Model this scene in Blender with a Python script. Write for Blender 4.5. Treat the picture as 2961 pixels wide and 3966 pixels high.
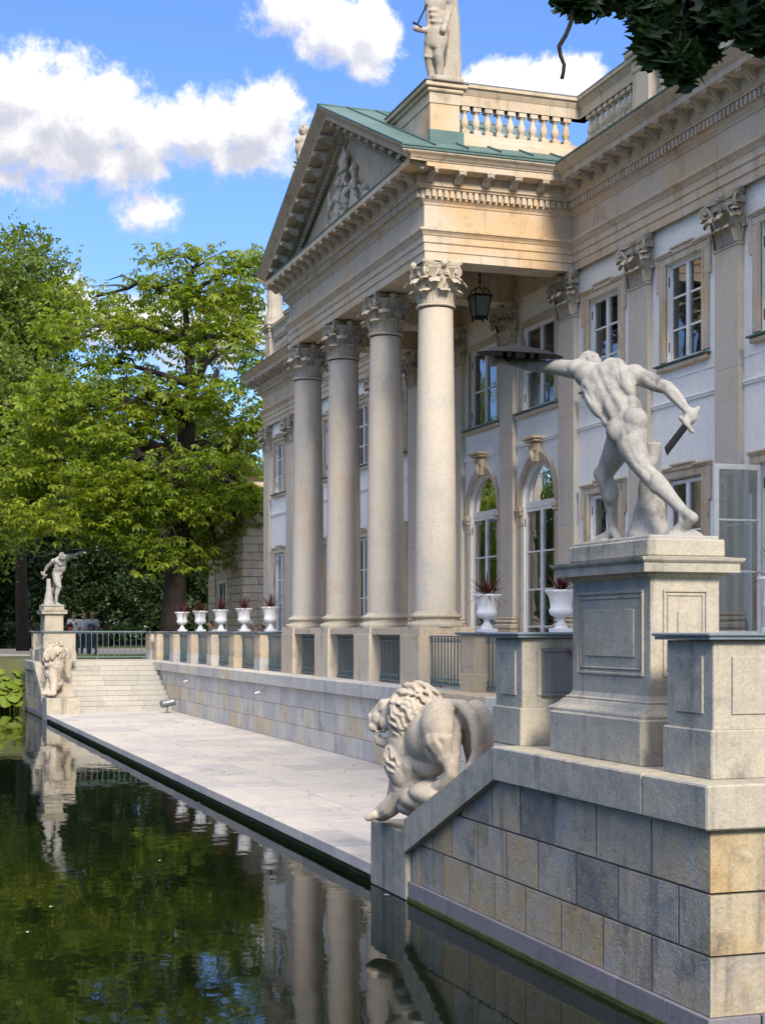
import bpy, bmesh, math, random
import numpy as np
from mathutils import Vector, Matrix, Quaternion, Euler
random.seed(7); RNG = np.random.default_rng(11)
for o in list(bpy.data.objects): bpy.data.objects.remove(o)
SC = bpy.context.scene; COL = SC.collection
# ---------------------------------------------------------------- camera
CAMH = 2.64; FPX = 5867.0; U0 = 1480.5; V0 = 2442.0
YAW = math.atan2(2004.5, 5867.0); CS, SN = math.cos(YAW), math.sin(YAW)
cam = bpy.data.cameras.new('camera'); camo = bpy.data.objects.new('camera', cam); COL.objects.link(camo)
camo.location = (0, 0, CAMH); camo.rotation_euler = (math.pi/2, 0, -YAW)
cam.sensor_width = 36; cam.sensor_fit = 'AUTO'; cam.lens = 36*FPX/3966
cam.shift_y = (V0-1983)/3966; cam.clip_start = .1; cam.clip_end = 6000
SC.camera = camo
# ---------------------------------------------------------------- light
SUN_AZ, SUN_EL = math.radians(183), math.radians(31)   # azimuth measured from +Y towards +X
SC.view_settings.view_transform = 'Standard'; SC.view_settings.look = 'None'
SC.view_settings.exposure = 2.4; SC.view_settings.gamma = 1; SC.view_settings.use_curve_mapping = False
sun = bpy.data.lights.new('sun', 'SUN'); suno = bpy.data.objects.new('sun', sun); COL.objects.link(suno)
sun.energy = 1.05; sun.angle = math.radians(14); sun.color = (1, .90, .75)
sdir = Vector((math.sin(SUN_AZ)*math.cos(SUN_EL), math.cos(SUN_AZ)*math.cos(SUN_EL), math.sin(SUN_EL)))
suno.rotation_euler = sdir.to_track_quat('Z', 'Y').to_euler(); suno.location = (0, -20, 40)
W = bpy.data.worlds.new('World'); SC.world = W; W.use_nodes = True
W.cycles.sampling_method = 'MANUAL'; W.cycles.sample_map_resolution = 256
cy = SC.cycles; cy.max_bounces = 6; cy.diffuse_bounces = 4; cy.glossy_bounces = 3; cy.transmission_bounces = 3; cy.transparent_max_bounces = 6
cy.use_denoising = True; cy.use_adaptive_sampling = True; cy.adaptive_threshold = .02; cy.caustics_reflective = False; cy.caustics_refractive = False; cy.sample_clamp_indirect = 6
def pix_dir(dx, dy):      # a photo pixel (in 1652-px-wide coordinates) -> azimuth, elevation
    u, v = dx*1.7924, dy*1.7924
    xc = (u-U0)/FPX; yc = (V0-v)/FPX
    return YAW+math.atan(xc), math.atan(yc/math.hypot(1, xc))
class NT:                 # terse node-tree helper
    def __init__(s, tree): s.t = tree; s.n = tree.nodes; s.l = tree.links
    def add(s, typ, _in=None, **kw):
        nd = s.n.new(typ)
        for k, v in kw.items(): setattr(nd, k, v)
        if _in:
            for k, v in _in.items():
                sock = nd.inputs[k]
                if isinstance(v, bpy.types.NodeSocket): s.l.new(v, sock)
                else: sock.default_value = v
        return nd
    def math(s, op, a, b=0.0, c=None, clamp=False):
        d = {0: a, 1: b}
        if c is not None: d[2] = c
        return s.add('ShaderNodeMath', d, operation=op, use_clamp=clamp).outputs[0]
    def mix(s, f, a, b, mode='MIX'):
        nd = s.add('ShaderNodeMix', data_type='RGBA', blend_type=mode)
        for k, v in ((0, f), (6, a), (7, b)):
            if isinstance(v, bpy.types.NodeSocket): s.l.new(v, nd.inputs[k])
            else: nd.inputs[k].default_value = (*v, 1) if isinstance(v, tuple) and len(v) == 3 else v
        return nd.outputs[2]
    def ramp(s, f, stops, interp='LINEAR'):
        nd = s.add('ShaderNodeValToRGB', {0: f}); cr = nd.color_ramp; cr.interpolation = interp
        while len(cr.elements) < len(stops): cr.elements.new(.5)
        for e, (p, c) in zip(cr.elements, stops):
            e.position = p; e.color = (*c, 1) if len(c) == 3 else c
        return nd.outputs[0]
    def noise(s, vec, scale, detail=4, rough=.55, dist=0, out=0):
        return s.add('ShaderNodeTexNoise', {'Vector': vec, 'Scale': scale, 'Detail': detail, 'Roughness': rough, 'Distortion': dist}).outputs[out]
    def mapr(s, v, a, b, c=0.0, d=1.0, smooth=True):
        return s.add('ShaderNodeMapRange', {0: v, 1: a, 2: b, 3: c, 4: d}, interpolation_type='SMOOTHSTEP' if smooth else 'LINEAR').outputs[0]
# clouds: puffs where the photograph has them, the same sky repeated six times round the horizon
PUFFS = [(20,200,100,80,1),(110,235,110,80,1),(215,260,110,75,1),(310,305,90,70,1),(60,310,160,70,.85),(230,345,140,55,.8),
 (430,280,110,70,1),(545,265,95,80,1),(610,225,50,55,.8),(520,345,120,45,.85),(0,385,95,40,.7),(620,15,85,45,.85),(735,80,85,50,.9),
 (805,70,55,60,.85),(790,150,40,26,.7),(325,455,62,40,.75),(1085,180,70,38,.9),(1190,195,110,48,1),(1275,155,36,26,.8),
 (300,690,160,50,.8),(480,720,150,60,.85),(150,640,90,40,.7)]
g = bpy.data.node_groups.new('cloud_density', 'ShaderNodeTree')
g.interface.new_socket('Vector', in_out='INPUT', socket_type='NodeSocketVector'); g.interface.new_socket('Density', in_out='OUTPUT', socket_type='NodeSocketFloat')
G_ = NT(g); gi = G_.add('NodeGroupInput'); go = G_.add('NodeGroupOutput')
acc = None
for (dx, dy, rx, ry, s) in PUFFS:
    a, e = pix_dir(dx, dy); k = 1.7924/FPX
    v1 = G_.add('ShaderNodeVectorMath', {0: gi.outputs[0], 1: (a, e, 0)}, operation='SUBTRACT').outputs[0]
    v2 = G_.add('ShaderNodeVectorMath', {0: v1, 1: (1/(rx*k*1.75), 1/(ry*k*1.75), 0)}, operation='MULTIPLY').outputs[0]
    ln = G_.add('ShaderNodeVectorMath', {0: v2}, operation='LENGTH').outputs['Value']
    d = G_.math('MULTIPLY', G_.math('SUBTRACT', 1.0, ln), s)
    acc = d if acc is None else G_.math('SMOOTH_MAX', acc, d, .12)
nz = G_.noise(gi.outputs[0], 30, 9, .68, .15); nz2 = G_.noise(gi.outputs[0], 11, 2, .5)
dens = G_.math('ADD', acc, G_.math('ADD', G_.math('MULTIPLY', G_.math('SUBTRACT', nz, .5), 1.7), G_.math('MULTIPLY', G_.math('SUBTRACT', nz2, .5), .7)))
G_.l.new(dens, go.inputs[0])
N = NT(W.node_tree); bg = N.n['Background']
sky = N.add('ShaderNodeTexSky', sky_type='NISHITA', sun_disc=False, sun_elevation=SUN_EL, sun_rotation=SUN_AZ, air_density=1.25, dust_density=.35, ozone_density=2.6)
tc = N.add('ShaderNodeTexCoord').outputs['Generated']; xyz = N.add('ShaderNodeSeparateXYZ', {0: tc})
az = N.math('ARCTAN2', xyz.outputs[0], xyz.outputs[1]); a0 = YAW-.03
azw = N.math('ADD', N.math('WRAP', N.math('SUBTRACT', az, a0), math.pi/6, -math.pi/6), a0)
el = N.math('ARCSINE', xyz.outputs[2])
cv = N.add('ShaderNodeCombineXYZ', {0: azw, 1: el}).outputs[0]
def dens_at(off):
    v = N.add('ShaderNodeVectorMath', {0: cv, 1: off}, operation='ADD').outputs[0]
    nd = N.add('ShaderNodeGroup', node_tree=g); N.l.new(v, nd.inputs[0]); return nd.outputs[0]
d0 = dens_at((0, 0, 0)); d1 = dens_at((.006, .017, 0))
cov = N.mapr(d0, .14, .62); cov = N.math('MULTIPLY', cov, N.mapr(el, .0, .05))
hi = N.noise(tc, 3.2, 5, .6, .3); cov = N.math('MAXIMUM', cov, N.math('MULTIPLY', N.mapr(hi, .38, .56), N.mapr(el, .44, .62)))   # denser unseen cloud overhead, added to brighten the shaded facade
shade = N.mapr(N.math('SUBTRACT', d1, N.math('MULTIPLY', d0, .6)), -.35, .62)
ccol = N.mix(shade, (1.60, 1.54, 1.51), (.78, .80, .92))
cie = N.math('ADD', 1.0, N.math('MULTIPLY', 2.0, N.math('MAXIMUM', xyz.outputs[2], 0.0)))      # CIE cloud luminance: three times the horizon's at the zenith, taken as added fill light
ccol = N.add('ShaderNodeVectorMath', {0: ccol, 3: cie}, operation='SCALE').outputs[0]
tint = N.mix(1.0, sky.outputs[0], (.195, .253, .40), 'MULTIPLY')
N.l.new(N.mix(cov, tint, ccol), bg.inputs[0]); bg.inputs[1].default_value = .1
# ---------------------------------------------------------------- helpers
def P(dx, dy, depth):      # photo pixel (1652-wide) + distance along the view axis -> point
    xc = (dx*1.7924-U0)/FPX; yc = -(dy*1.7924-V0)/FPX
    return Vector((depth*(xc*CS+SN), depth*(-xc*SN+CS), depth*yc+CAMH))
def link(o, parent=None):
    COL.objects.link(o)
    if parent is not None: o.parent = parent
    return o
def tag(o, label=None, cat=None, group=None, kind=None):
    for k, v in (('label', label), ('category', cat), ('group', group), ('kind', kind)):
        if v: o[k] = v
    return o
def empty(name, label=None, cat=None, loc=(0, 0, 0), group=None, kind=None):
    o = bpy.data.objects.new(name, None); o.location = loc; o.empty_display_size = .2; link(o)
    return tag(o, label, cat, group, kind)
def unit(v):
    v = Vector(v); return v.normalized() if v.length > 1e-9 else Vector((0, 0, 1))
class MB:
    def __init__(s): s.v = []; s.f = []; s.sm = []
    def add(s, vs, fs, smooth=False):
        b = len(s.v); s.v += [tuple(x) for x in vs]; s.f += [tuple(b+i for i in f) for f in fs]; s.sm += [smooth]*len(fs); return s
    def box(s, x0, x1, y0, y1, z0, z1, c=0):
        if x0 > x1: x0, x1 = x1, x0
        if y0 > y1: y0, y1 = y1, y0
        if c <= 0:
            v = [(x, y, z) for z in (z0, z1) for y in (y0, y1) for x in (x0, x1)]
            return s.add(v, [(0,2,3,1),(4,5,7,6),(0,1,5,4),(2,6,7,3),(0,4,6,2),(1,3,7,5)])
        c = min(c, (x1-x0)*.45, (y1-y0)*.45, (z1-z0)*.45); V = []; F = []
        X, Y, Z = (x0, x1), (y0, y1), (z0, z1); idx = {}
        for i in (0, 1):
            for j in (0, 1):
                for k in (0, 1):
                    sx, sy, sz = (1, -1)[i]*c, (1, -1)[j]*c, (1, -1)[k]*c
                    for a, p in (('x', (X[i], Y[j]+sy, Z[k]+sz)), ('y', (X[i]+sx, Y[j], Z[k]+sz)), ('z', (X[i]+sx, Y[j]+sy, Z[k]))):
                        idx[(i, j, k, a)] = len(V); V.append(p)
                    t = (idx[(i,j,k,'x')], idx[(i,j,k,'y')], idx[(i,j,k,'z')]); F.append(t if (i+j+k) % 2 else t[::-1])
        for i in (0, 1):
            q = [idx[(i,0,0,'x')], idx[(i,1,0,'x')], idx[(i,1,1,'x')], idx[(i,0,1,'x')]]; F.append(q if i else q[::-1])
            q = [idx[(0,i,0,'y')], idx[(1,i,0,'y')], idx[(1,i,1,'y')], idx[(0,i,1,'y')]]; F.append(q[::-1] if i else q)
            q = [idx[(0,0,i,'z')], idx[(1,0,i,'z')], idx[(1,1,i,'z')], idx[(0,1,i,'z')]]; F.append(q if i else q[::-1])
        for i in (0, 1):
            for j in (0, 1):
                q = [idx[(i,j,0,'x')], idx[(i,j,1,'x')], idx[(i,j,1,'y')], idx[(i,j,0,'y')]]; F.append(q if (i+j) % 2 == 0 else q[::-1])
                q = [idx[(i,0,j,'x')], idx[(i,0,j,'z')], idx[(i,1,j,'z')], idx[(i,1,j,'x')]]; F.append(q if (i+j) % 2 else q[::-1])
                q = [idx[(0,i,j,'y')], idx[(1,i,j,'y')], idx[(1,i,j,'z')], idx[(0,i,j,'z')]]; F.append(q if (i+j) % 2 else q[::-1])
        return s.add(V, F)
    def prism(s, poly, axis, a, b):   # polygon (2D list) extruded along axis 'x','y','z'
        def q(p, t): return {'x': (t, p[0], p[1]), 'y': (p[0], t, p[1]), 'z': (p[0], p[1], t)}[axis]
        n = len(poly); v = [q(p, a) for p in poly]+[q(p, b) for p in poly]
        return s.add(v, [tuple(range(n)), tuple(range(2*n-1, n-1, -1))]+[(i, i+n, (i+1) % n+n, (i+1) % n) for i in range(n)])
    def lathe(s, prof, seg=24, c=(0, 0, 0), smooth=True, a0=0, a1=2*math.pi, closed=True):
        n = len(prof); m = seg if closed else seg+1; v = []
        for i in range(m):
            a = a0+(a1-a0)*i/seg; v += [(c[0]+r*math.cos(a), c[1]+r*math.sin(a), c[2]+z) for r, z in prof]
        f = [(i*n+k, ((i+1) % m)*n+k, ((i+1) % m)*n+k+1, i*n+k+1) for i in range(seg) for k in range(n-1)]
        return s.add(v, f, smooth)
    def tube(s, pts, rad, seg=8, smooth=True, cap=True, flat=1.0):
        pts = [Vector(p) for p in pts]; n = len(pts)
        if not hasattr(rad, '__len__'): rad = [rad]*n
        ref = None; v = []
        for i, p in enumerate(pts):
            t = unit(pts[min(i+1, n-1)]-pts[max(i-1, 0)])
            if ref is None: ref = t.orthogonal().normalized()
            ref = unit(ref-t*ref.dot(t)); b = t.cross(ref)
            v += [p+(ref*math.cos(2*math.pi*k/seg)+b*math.sin(2*math.pi*k/seg)*flat)*rad[i] for k in range(seg)]
        f = [(i*seg+k, i*seg+(k+1) % seg, (i+1)*seg+(k+1) % seg, (i+1)*seg+k) for i in range(n-1) for k in range(seg)]
        if cap: f += [tuple(range(seg-1, -1, -1)), tuple((n-1)*seg+k for k in range(seg))]
        return s.add(v, f, smooth)
    def ell(s, c, r, rot=None, seg=14, rings=9):
        if (max(r) if hasattr(r, '__len__') else r) > .09 and seg == 14: seg, rings = 28, 18
        M = Matrix.Identity(3) if rot is None else (Euler(rot).to_matrix() if len(rot) == 3 and not isinstance(rot, Matrix) else rot)
        c = Vector(c); r = r if hasattr(r, '__len__') else (r, r, r); v = []; f = []
        for i in range(rings+1):
            t = math.pi*i/rings
            for k in range(seg):
                a = 2*math.pi*k/seg
                v.append(c+M@Vector((r[0]*math.sin(t)*math.cos(a), r[1]*math.sin(t)*math.sin(a), r[2]*math.cos(t))))
        for i in range(rings):
            for k in range(seg): f.append((i*seg+k, (i+1)*seg+k, (i+1)*seg+(k+1) % seg, i*seg+(k+1) % seg))
        return s.add(v, f, True)
    def cap(s, p0, r0, p1, r1, seg=12):     # tapered capsule
        p0, p1 = Vector(p0), Vector(p1); t = unit(p1-p0); pts = []; rr = []
        for k in range(4): a = math.pi/2*(k+.02)/4; pts.append(p0-t*r0*math.cos(a)); rr.append(max(r0*math.sin(a), .001))
        pts.append(p0); rr.append(r0); pts.append(p1); rr.append(r1)
        for k in range(3, -1, -1): a = math.pi/2*(k+.02)/4; pts.append(p1+t*r1*math.cos(a)); rr.append(max(r1*math.sin(a), .001))
        return s.tube(pts, rr, seg)
    def sweep(s, prof, path, closed=False, skip=(), smooth=False, sgn=1):   # profile (out,z) along a plan polyline; outward = left normal * sgn
        n = len(path); pv = [Vector(p) for p in path]; nor = []
        for i in range(n):
            d0 = (pv[i]-pv[i-1]).normalized() if i > 0 else None; d1 = (pv[i+1]-pv[i]).normalized() if i < n-1 else None
            if d0 is None: d0 = d1
            if d1 is None: d1 = d0
            n0 = Vector((-d0.y, d0.x)); n1 = Vector((-d1.y, d1.x)); m = (n0+n1); m = m/max(m.dot(n0), .05); nor.append(m*sgn)
        for i in range(n-1):
            if i in skip: continue
            v = []
            for j in (i, i+1): v += [(pv[j].x+nor[j].x*o, pv[j].y+nor[j].y*o, z) for o, z in prof]
            k = len(prof); f = [(a, a+1, k+a+1, k+a) if sgn > 0 else (a, k+a, k+a+1, a+1) for a in range(k-1)]
            s.add(v, f, smooth)
        return s
    def mesh(s, name):
        me = bpy.data.meshes.new(name); me.from_pydata(s.v, [], s.f)
        if any(s.sm): me.polygons.foreach_set('use_smooth', s.sm)
        me.update(); return me
    def build(s, name, mat, parent=None, autosmooth=False):
        me = s.mesh(name); me.materials.append(mat)
        return link(bpy.data.objects.new(name, me), parent)
def inst(name, me, parent=None, loc=(0, 0, 0), rot=(0, 0, 0), sc=(1, 1, 1)):
    o = bpy.data.objects.new(name, me); o.location = loc; o.rotation_euler = rot; o.scale = sc; return link(o, parent)
def xf(mb, M): mb.v = [tuple(M@Vector(p)) for p in mb.v]; return mb
def fastmesh(name, V, F, mat, smooth=False):     # numpy verts (n,3), faces (m,k)
    me = bpy.data.meshes.new(name); m, k = F.shape
    me.vertices.add(len(V)); me.vertices.foreach_set('co', np.ascontiguousarray(V, dtype=np.float32).ravel())
    me.loops.add(m*k); me.loops.foreach_set('vertex_index', np.ascontiguousarray(F, dtype=np.int32).ravel())
    me.polygons.add(m); me.polygons.foreach_set('loop_start', np.arange(0, m*k, k, dtype=np.int32))
    me.polygons.foreach_set('loop_total', np.full(m, k, dtype=np.int32))
    if smooth: me.polygons.foreach_set('use_smooth', np.ones(m, dtype=bool))
    me.update(); me.validate(); me.materials.append(mat); return me
def remesh(mb, name, voxel, mat, smooth=4, fac=.5, disp=None):  # union of blobs -> one continuous skin
    me = mb.mesh('tmp'); o = bpy.data.objects.new('tmp', me); COL.objects.link(o)
    m = o.modifiers.new('r', 'REMESH'); m.mode = 'VOXEL'; m.voxel_size = voxel; m.use_smooth_shade = True
    if smooth: m2 = o.modifiers.new('s', 'SMOOTH'); m2.iterations = smooth; m2.factor = fac
    if disp:
        tx = bpy.data.textures.new('d', 'CLOUDS'); tx.noise_scale = disp[0]; tx.noise_depth = 3
        m3 = o.modifiers.new('d', 'DISPLACE'); m3.texture = tx; m3.strength = disp[1]; m3.texture_coords = 'GLOBAL'
    dg = bpy.context.evaluated_depsgraph_get(); r = bpy.data.meshes.new_from_object(o.evaluated_get(dg)); r.name = name
    bpy.data.objects.remove(o); bpy.data.meshes.remove(me)
    r.materials.clear(); r.materials.append(mat); r.polygons.foreach_set('use_smooth', [True]*len(r.polygons)); return r
# ---------------------------------------------------------------- materials
def newmat(name):
    m = bpy.data.materials.new(name); m.use_nodes = True; n = NT(m.node_tree); return m, n, n.n['Principled BSDF']
def plain(name, col, rough=.6, metal=0, spec=.5, rand=0, bump=0):
    m, n, b = newmat(name); b.inputs['Roughness'].default_value = rough; b.inputs['Metallic'].default_value = metal; b.inputs['Specular IOR Level'].default_value = spec
    pos = n.add('ShaderNodeNewGeometry').outputs['Position']; nz = n.noise(pos, 9, 5, .6)
    c = n.mix(nz, tuple(x*.78 for x in col), tuple(min(1, x*1.18) for x in col)); n.l.new(c, b.inputs['Base Color'])
    if bump: n.l.new(n.add('ShaderNodeBump', {'Strength': bump, 'Distance': .01, 'Height': n.noise(pos, 60, 4)}).outputs[0], b.inputs['Normal'])
    return m
def stone(name, cols, scale=1.2, rand=.25, dirt=(.12, .11, .10), dirtamt=.35, streak=.5, bump=.35, fine=45, rough=.86, pit=.0, north=None, con=1.7):
    m, n, b = newmat(name); b.inputs['Specular IOR Level'].default_value = .25
    pos = n.add('ShaderNodeNewGeometry').outputs['Position']; rnd = n.add('ShaderNodeObjectInfo').outputs['Random']
    off = n.add('ShaderNodeVectorMath', {0: pos, 1: n.add('ShaderNodeCombineXYZ', {0: n.math('MULTIPLY', rnd, 7.0), 1: n.math('MULTIPLY', rnd, 3.1), 2: n.math('MULTIPLY', rnd, 11.0)}).outputs[0]}, operation='ADD').outputs[0]
    big = n.noise(off, scale, 4, .6, .4); k = len(cols)
    fac = n.math('ADD', n.math('MULTIPLY', n.math('SUBTRACT', big, .5), con), n.math('ADD', .5, n.math('MULTIPLY', n.math('SUBTRACT', rnd, .5), rand*2.2)), clamp=True)
    c = n.ramp(fac, [(i/(k-1) if k > 1 else 0, x) for i, x in enumerate(cols)])
    if north:      # north faces over the pond: grey patina with blue shade painted into the colour
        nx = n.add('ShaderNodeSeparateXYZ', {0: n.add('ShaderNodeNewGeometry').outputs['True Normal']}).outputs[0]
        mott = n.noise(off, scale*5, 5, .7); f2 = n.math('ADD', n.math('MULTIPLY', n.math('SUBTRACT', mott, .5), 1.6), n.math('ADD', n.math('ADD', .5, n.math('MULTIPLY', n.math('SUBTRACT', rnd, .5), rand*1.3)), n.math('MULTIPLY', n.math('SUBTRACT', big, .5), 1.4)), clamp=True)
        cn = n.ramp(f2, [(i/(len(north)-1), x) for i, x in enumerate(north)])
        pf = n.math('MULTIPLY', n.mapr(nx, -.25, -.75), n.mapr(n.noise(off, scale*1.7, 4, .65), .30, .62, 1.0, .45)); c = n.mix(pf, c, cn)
    fn = n.noise(pos, fine, 3, .65); c = n.mix(n.mapr(fn, .32, .68), n.mix(.82, (0, 0, 0), c), c)
    c = n.mix(n.mapr(n.noise(pos, fine*.22, 3, .7), .35, .7, 0, .22), c, tuple(min(1, x*1.25) for x in cols[-1]))
    sv = n.add('ShaderNodeVectorMath', {0: pos, 1: (1, 1, .12)}, operation='MULTIPLY').outputs[0]
    st = n.math('MULTIPLY', n.mapr(n.noise(sv, 5.5, 3, .65), .5, .8), streak)
    pt = n.mapr(n.noise(pos, 1.9, 5, .7), .52, .78)
    dm = n.math('MULTIPLY', n.math('ADD', st, pt), dirtamt, clamp=True); c = n.mix(dm, c, dirt)
    n.l.new(c, b.inputs['Base Color']); b.inputs['Roughness'].default_value = rough
    h = n.math('ADD', fn, n.math('MULTIPLY', n.noise(pos, fine*.2, 4, .6), 1.5))
    if pit: h = n.math('SUBTRACT', h, n.math('MULTIPLY', n.mapr(n.noise(pos, fine*.55, 2, .4), .62, .7), pit))
    n.l.new(n.add('ShaderNodeBump', {'Strength': bump, 'Distance': .012, 'Height': h}).outputs[0], b.inputs['Normal'])
    return m
M = {}
M['sand'] = stone('sandstone', [(.48,.38,.27),(.53,.45,.34),(.58,.51,.42),(.58,.41,.24)], .55, .28, (.17,.145,.11), .62, .9)
M['shaft'] = stone('column_stone', [(.46,.44,.39),(.53,.485,.42),(.56,.495,.41),(.55,.44,.34)], .6, .12, (.32,.26,.20), .38, .9, .2, con=2.1)
M['plaster'] = stone('white_plaster', [(.79,.78,.75),(.85,.84,.81)], .8, .1, (.45,.44,.42), .22, .6, .12)
M['carve'] = stone('carved_sandstone', [(.40,.34,.26),(.50,.44,.35),(.56,.50,.41)], 2.5, .2, (.10,.09,.07), .45, .4, .5, 60)
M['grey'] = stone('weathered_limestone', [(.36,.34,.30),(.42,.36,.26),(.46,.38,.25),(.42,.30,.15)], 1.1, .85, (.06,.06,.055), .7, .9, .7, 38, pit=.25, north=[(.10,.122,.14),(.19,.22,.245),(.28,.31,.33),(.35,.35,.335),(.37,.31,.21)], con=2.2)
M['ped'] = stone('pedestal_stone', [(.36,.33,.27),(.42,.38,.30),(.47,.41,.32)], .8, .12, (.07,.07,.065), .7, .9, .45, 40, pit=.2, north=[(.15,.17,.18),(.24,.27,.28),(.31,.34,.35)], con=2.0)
M['block'] = stone('pale_ashlar', [(.46,.46,.46),(.56,.55,.52),(.61,.58,.52),(.56,.46,.31)], 1.1, .55, (.17,.155,.135), .55, 1.0, .35)
M['pave'] = stone('paving_slab', [(.43,.41,.40),(.50,.465,.44),(.54,.50,.45)], .7, .75, (.22,.20,.18), .6, 0, .25, 30)
M['step'] = stone('stair_stone', [(.38,.365,.335),(.44,.42,.38),(.47,.44,.385)], .9, .35, (.22,.20,.17), .4, .5, .3)
M['granite'] = stone('violet_granite', [(.175,.165,.185),(.23,.215,.24)], 2, .3, (.08,.09,.06), .5, .6, .3, 90)
M['moss'] = stone('wet_mossy_stone', [(.03,.035,.02),(.05,.06,.02),(.08,.10,.03)], 5, .2, (.01,.01,.01), .5, .2, .8)
M['statue'] = stone('statue_stone', [(.25,.245,.235),(.35,.335,.31),(.42,.395,.355)], 3.2, 0, (.07,.07,.07), .8, .7, .3, 70)
M['lion'] = stone('lion_stone', [(.37,.31,.245),(.46,.40,.325),(.51,.45,.375)], 3, 0, (.13,.11,.09), .42, .5, .3, 60)
M['urn'] = stone('white_urn_stone', [(.80,.80,.80),(.86,.86,.86)], 4, .1, (.5,.5,.5), .12, .4, .15, 80)
M['copper'] = stone('verdigris_copper', [(.06,.12,.115),(.085,.155,.145),(.12,.195,.185)], 1.6, .2, (.07,.13,.13), .5, .8, .15, 25, .6)
M['iron'] = plain('green_painted_iron', (.10,.16,.17), .45, 0, .5, bump=.1)
M['white'] = plain('white_paint', (.74,.74,.72), .45)
M['bronze'] = plain('dark_bronze', (.009,.010,.012), .75, 0, .2)
M['steel'] = plain('grey_cabinet_metal', (.20,.205,.22), .42, .6)
M['slate'] = plain('slate_blue_coping', (.14,.18,.21), .5)
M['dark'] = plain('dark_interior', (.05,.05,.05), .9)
M['cream'] = plain('cream_blind', (.62,.58,.50), .8)
M['joint'] = plain('dark_joint', (.06,.058,.055), .95)
M['bark'] = stone('bark', [(.016,.013,.011),(.032,.026,.02),(.05,.04,.03)], 6, 0, (.02,.018,.012), .5, .9, 1, 30)
M['soil'] = plain('soil', (.06,.045,.03), .95)
def glass_mat():
    m, n, b = newmat('window_glass'); out = n.n['Material Output']
    pos = n.add('ShaderNodeNewGeometry').outputs['Position']
    bp = n.add('ShaderNodeBump', {'Strength': .06, 'Distance': .05, 'Height': n.noise(pos, 2.2, 2)}).outputs[0]
    fr = n.add('ShaderNodeFresnel', {'IOR': 1.52}).outputs[0]
    fr = n.math('ADD', n.math('MULTIPLY', fr, 1.6), .06, clamp=True)
    gl = n.add('ShaderNodeBsdfGlossy', {'Roughness': .015, 'Normal': bp, 'Color': (.95, .97, 1, 1)}); tr = n.add('ShaderNodeBsdfTransparent', {'Color': (.62, .66, .66, 1)})
    n.l.new(n.add('ShaderNodeMixShader', {0: fr, 1: tr.outputs[0], 2: gl.outputs[0]}).outputs[0], out.inputs[0]); return m
M['glass'] = glass_mat()
def water_mat():
    m, n, b = newmat('pond_water')
    b.inputs['Base Color'].default_value = (.004, .007, .003, 1); b.inputs['Roughness'].default_value = .025; b.inputs['IOR'].default_value = 1.33
    pos = n.add('ShaderNodeNewGeometry').outputs['Position']
    pv = n.add('ShaderNodeVectorMath', {0: pos, 1: (1, .75, 1)}, operation='MULTIPLY').outputs[0]
    h = n.math('ADD', n.math('MULTIPLY', n.noise(pv, 1.1, 3, .5), 1.0), n.math('MULTIPLY', n.noise(pv, 4.5, 3, .5, .3), .16))
    h = n.math('ADD', h, n.math('MULTIPLY', n.noise(pv, .35, 2, .5), 1.3))
    n.l.new(n.add('ShaderNodeBump', {'Strength': .02, 'Distance': .25, 'Height': h}).outputs[0], b.inputs['Normal']); return m
M['water'] = water_mat()
def leaf_mat(name, cols, trans=.3, rough=.5):
    m, n, b = newmat(name); out = n.n['Material Output']
    ge = n.add('ShaderNodeNewGeometry'); ri = ge.outputs['Random Per Island']; big = n.noise(ge.outputs['Position'], .35, 3)
    f = n.math('ADD', n.math('MULTIPLY', ri, .55), n.math('MULTIPLY', n.math('SUBTRACT', big, .25), .9), clamp=True); k = len(cols)
    c = n.ramp(f, [(i/(k-1), x) for i, x in enumerate(cols)])
    n.l.new(c, b.inputs['Base Color']); b.inputs['Roughness'].default_value = rough; b.inputs['Specular IOR Level'].default_value = .35
    tl = n.add('ShaderNodeBsdfTranslucent', {'Color': n.mix(1.0, c, (1.25, 1.35, .45), 'MULTIPLY')})
    n.l.new(n.add('ShaderNodeMixShader', {0: trans, 1: b.outputs[0], 2: tl.outputs[0]}).outputs[0], out.inputs[0]); return m
M['chestnut'] = leaf_mat('chestnut_leaf', [(.05,.095,.010),(.13,.20,.02),(.26,.31,.032),(.40,.37,.045)], .48)
M['linden'] = leaf_mat('linden_leaf', [(.05,.095,.018),(.13,.185,.032),(.22,.26,.05)], .42)
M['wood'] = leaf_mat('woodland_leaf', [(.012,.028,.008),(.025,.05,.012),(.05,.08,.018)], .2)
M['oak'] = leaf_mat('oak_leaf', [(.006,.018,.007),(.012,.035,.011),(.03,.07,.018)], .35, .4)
M['butter'] = leaf_mat('butterbur_leaf', [(.08,.14,.015),(.16,.22,.025),(.26,.28,.04)], .25)
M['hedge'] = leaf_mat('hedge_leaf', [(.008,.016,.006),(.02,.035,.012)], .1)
M['red'] = leaf_mat('red_leaf', [(.05,.008,.012),(.09,.015,.02),(.12,.03,.03)], .15)
M['grass'] = leaf_mat('grass_blade', [(.03,.06,.01),(.07,.12,.02)], .2)
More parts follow.
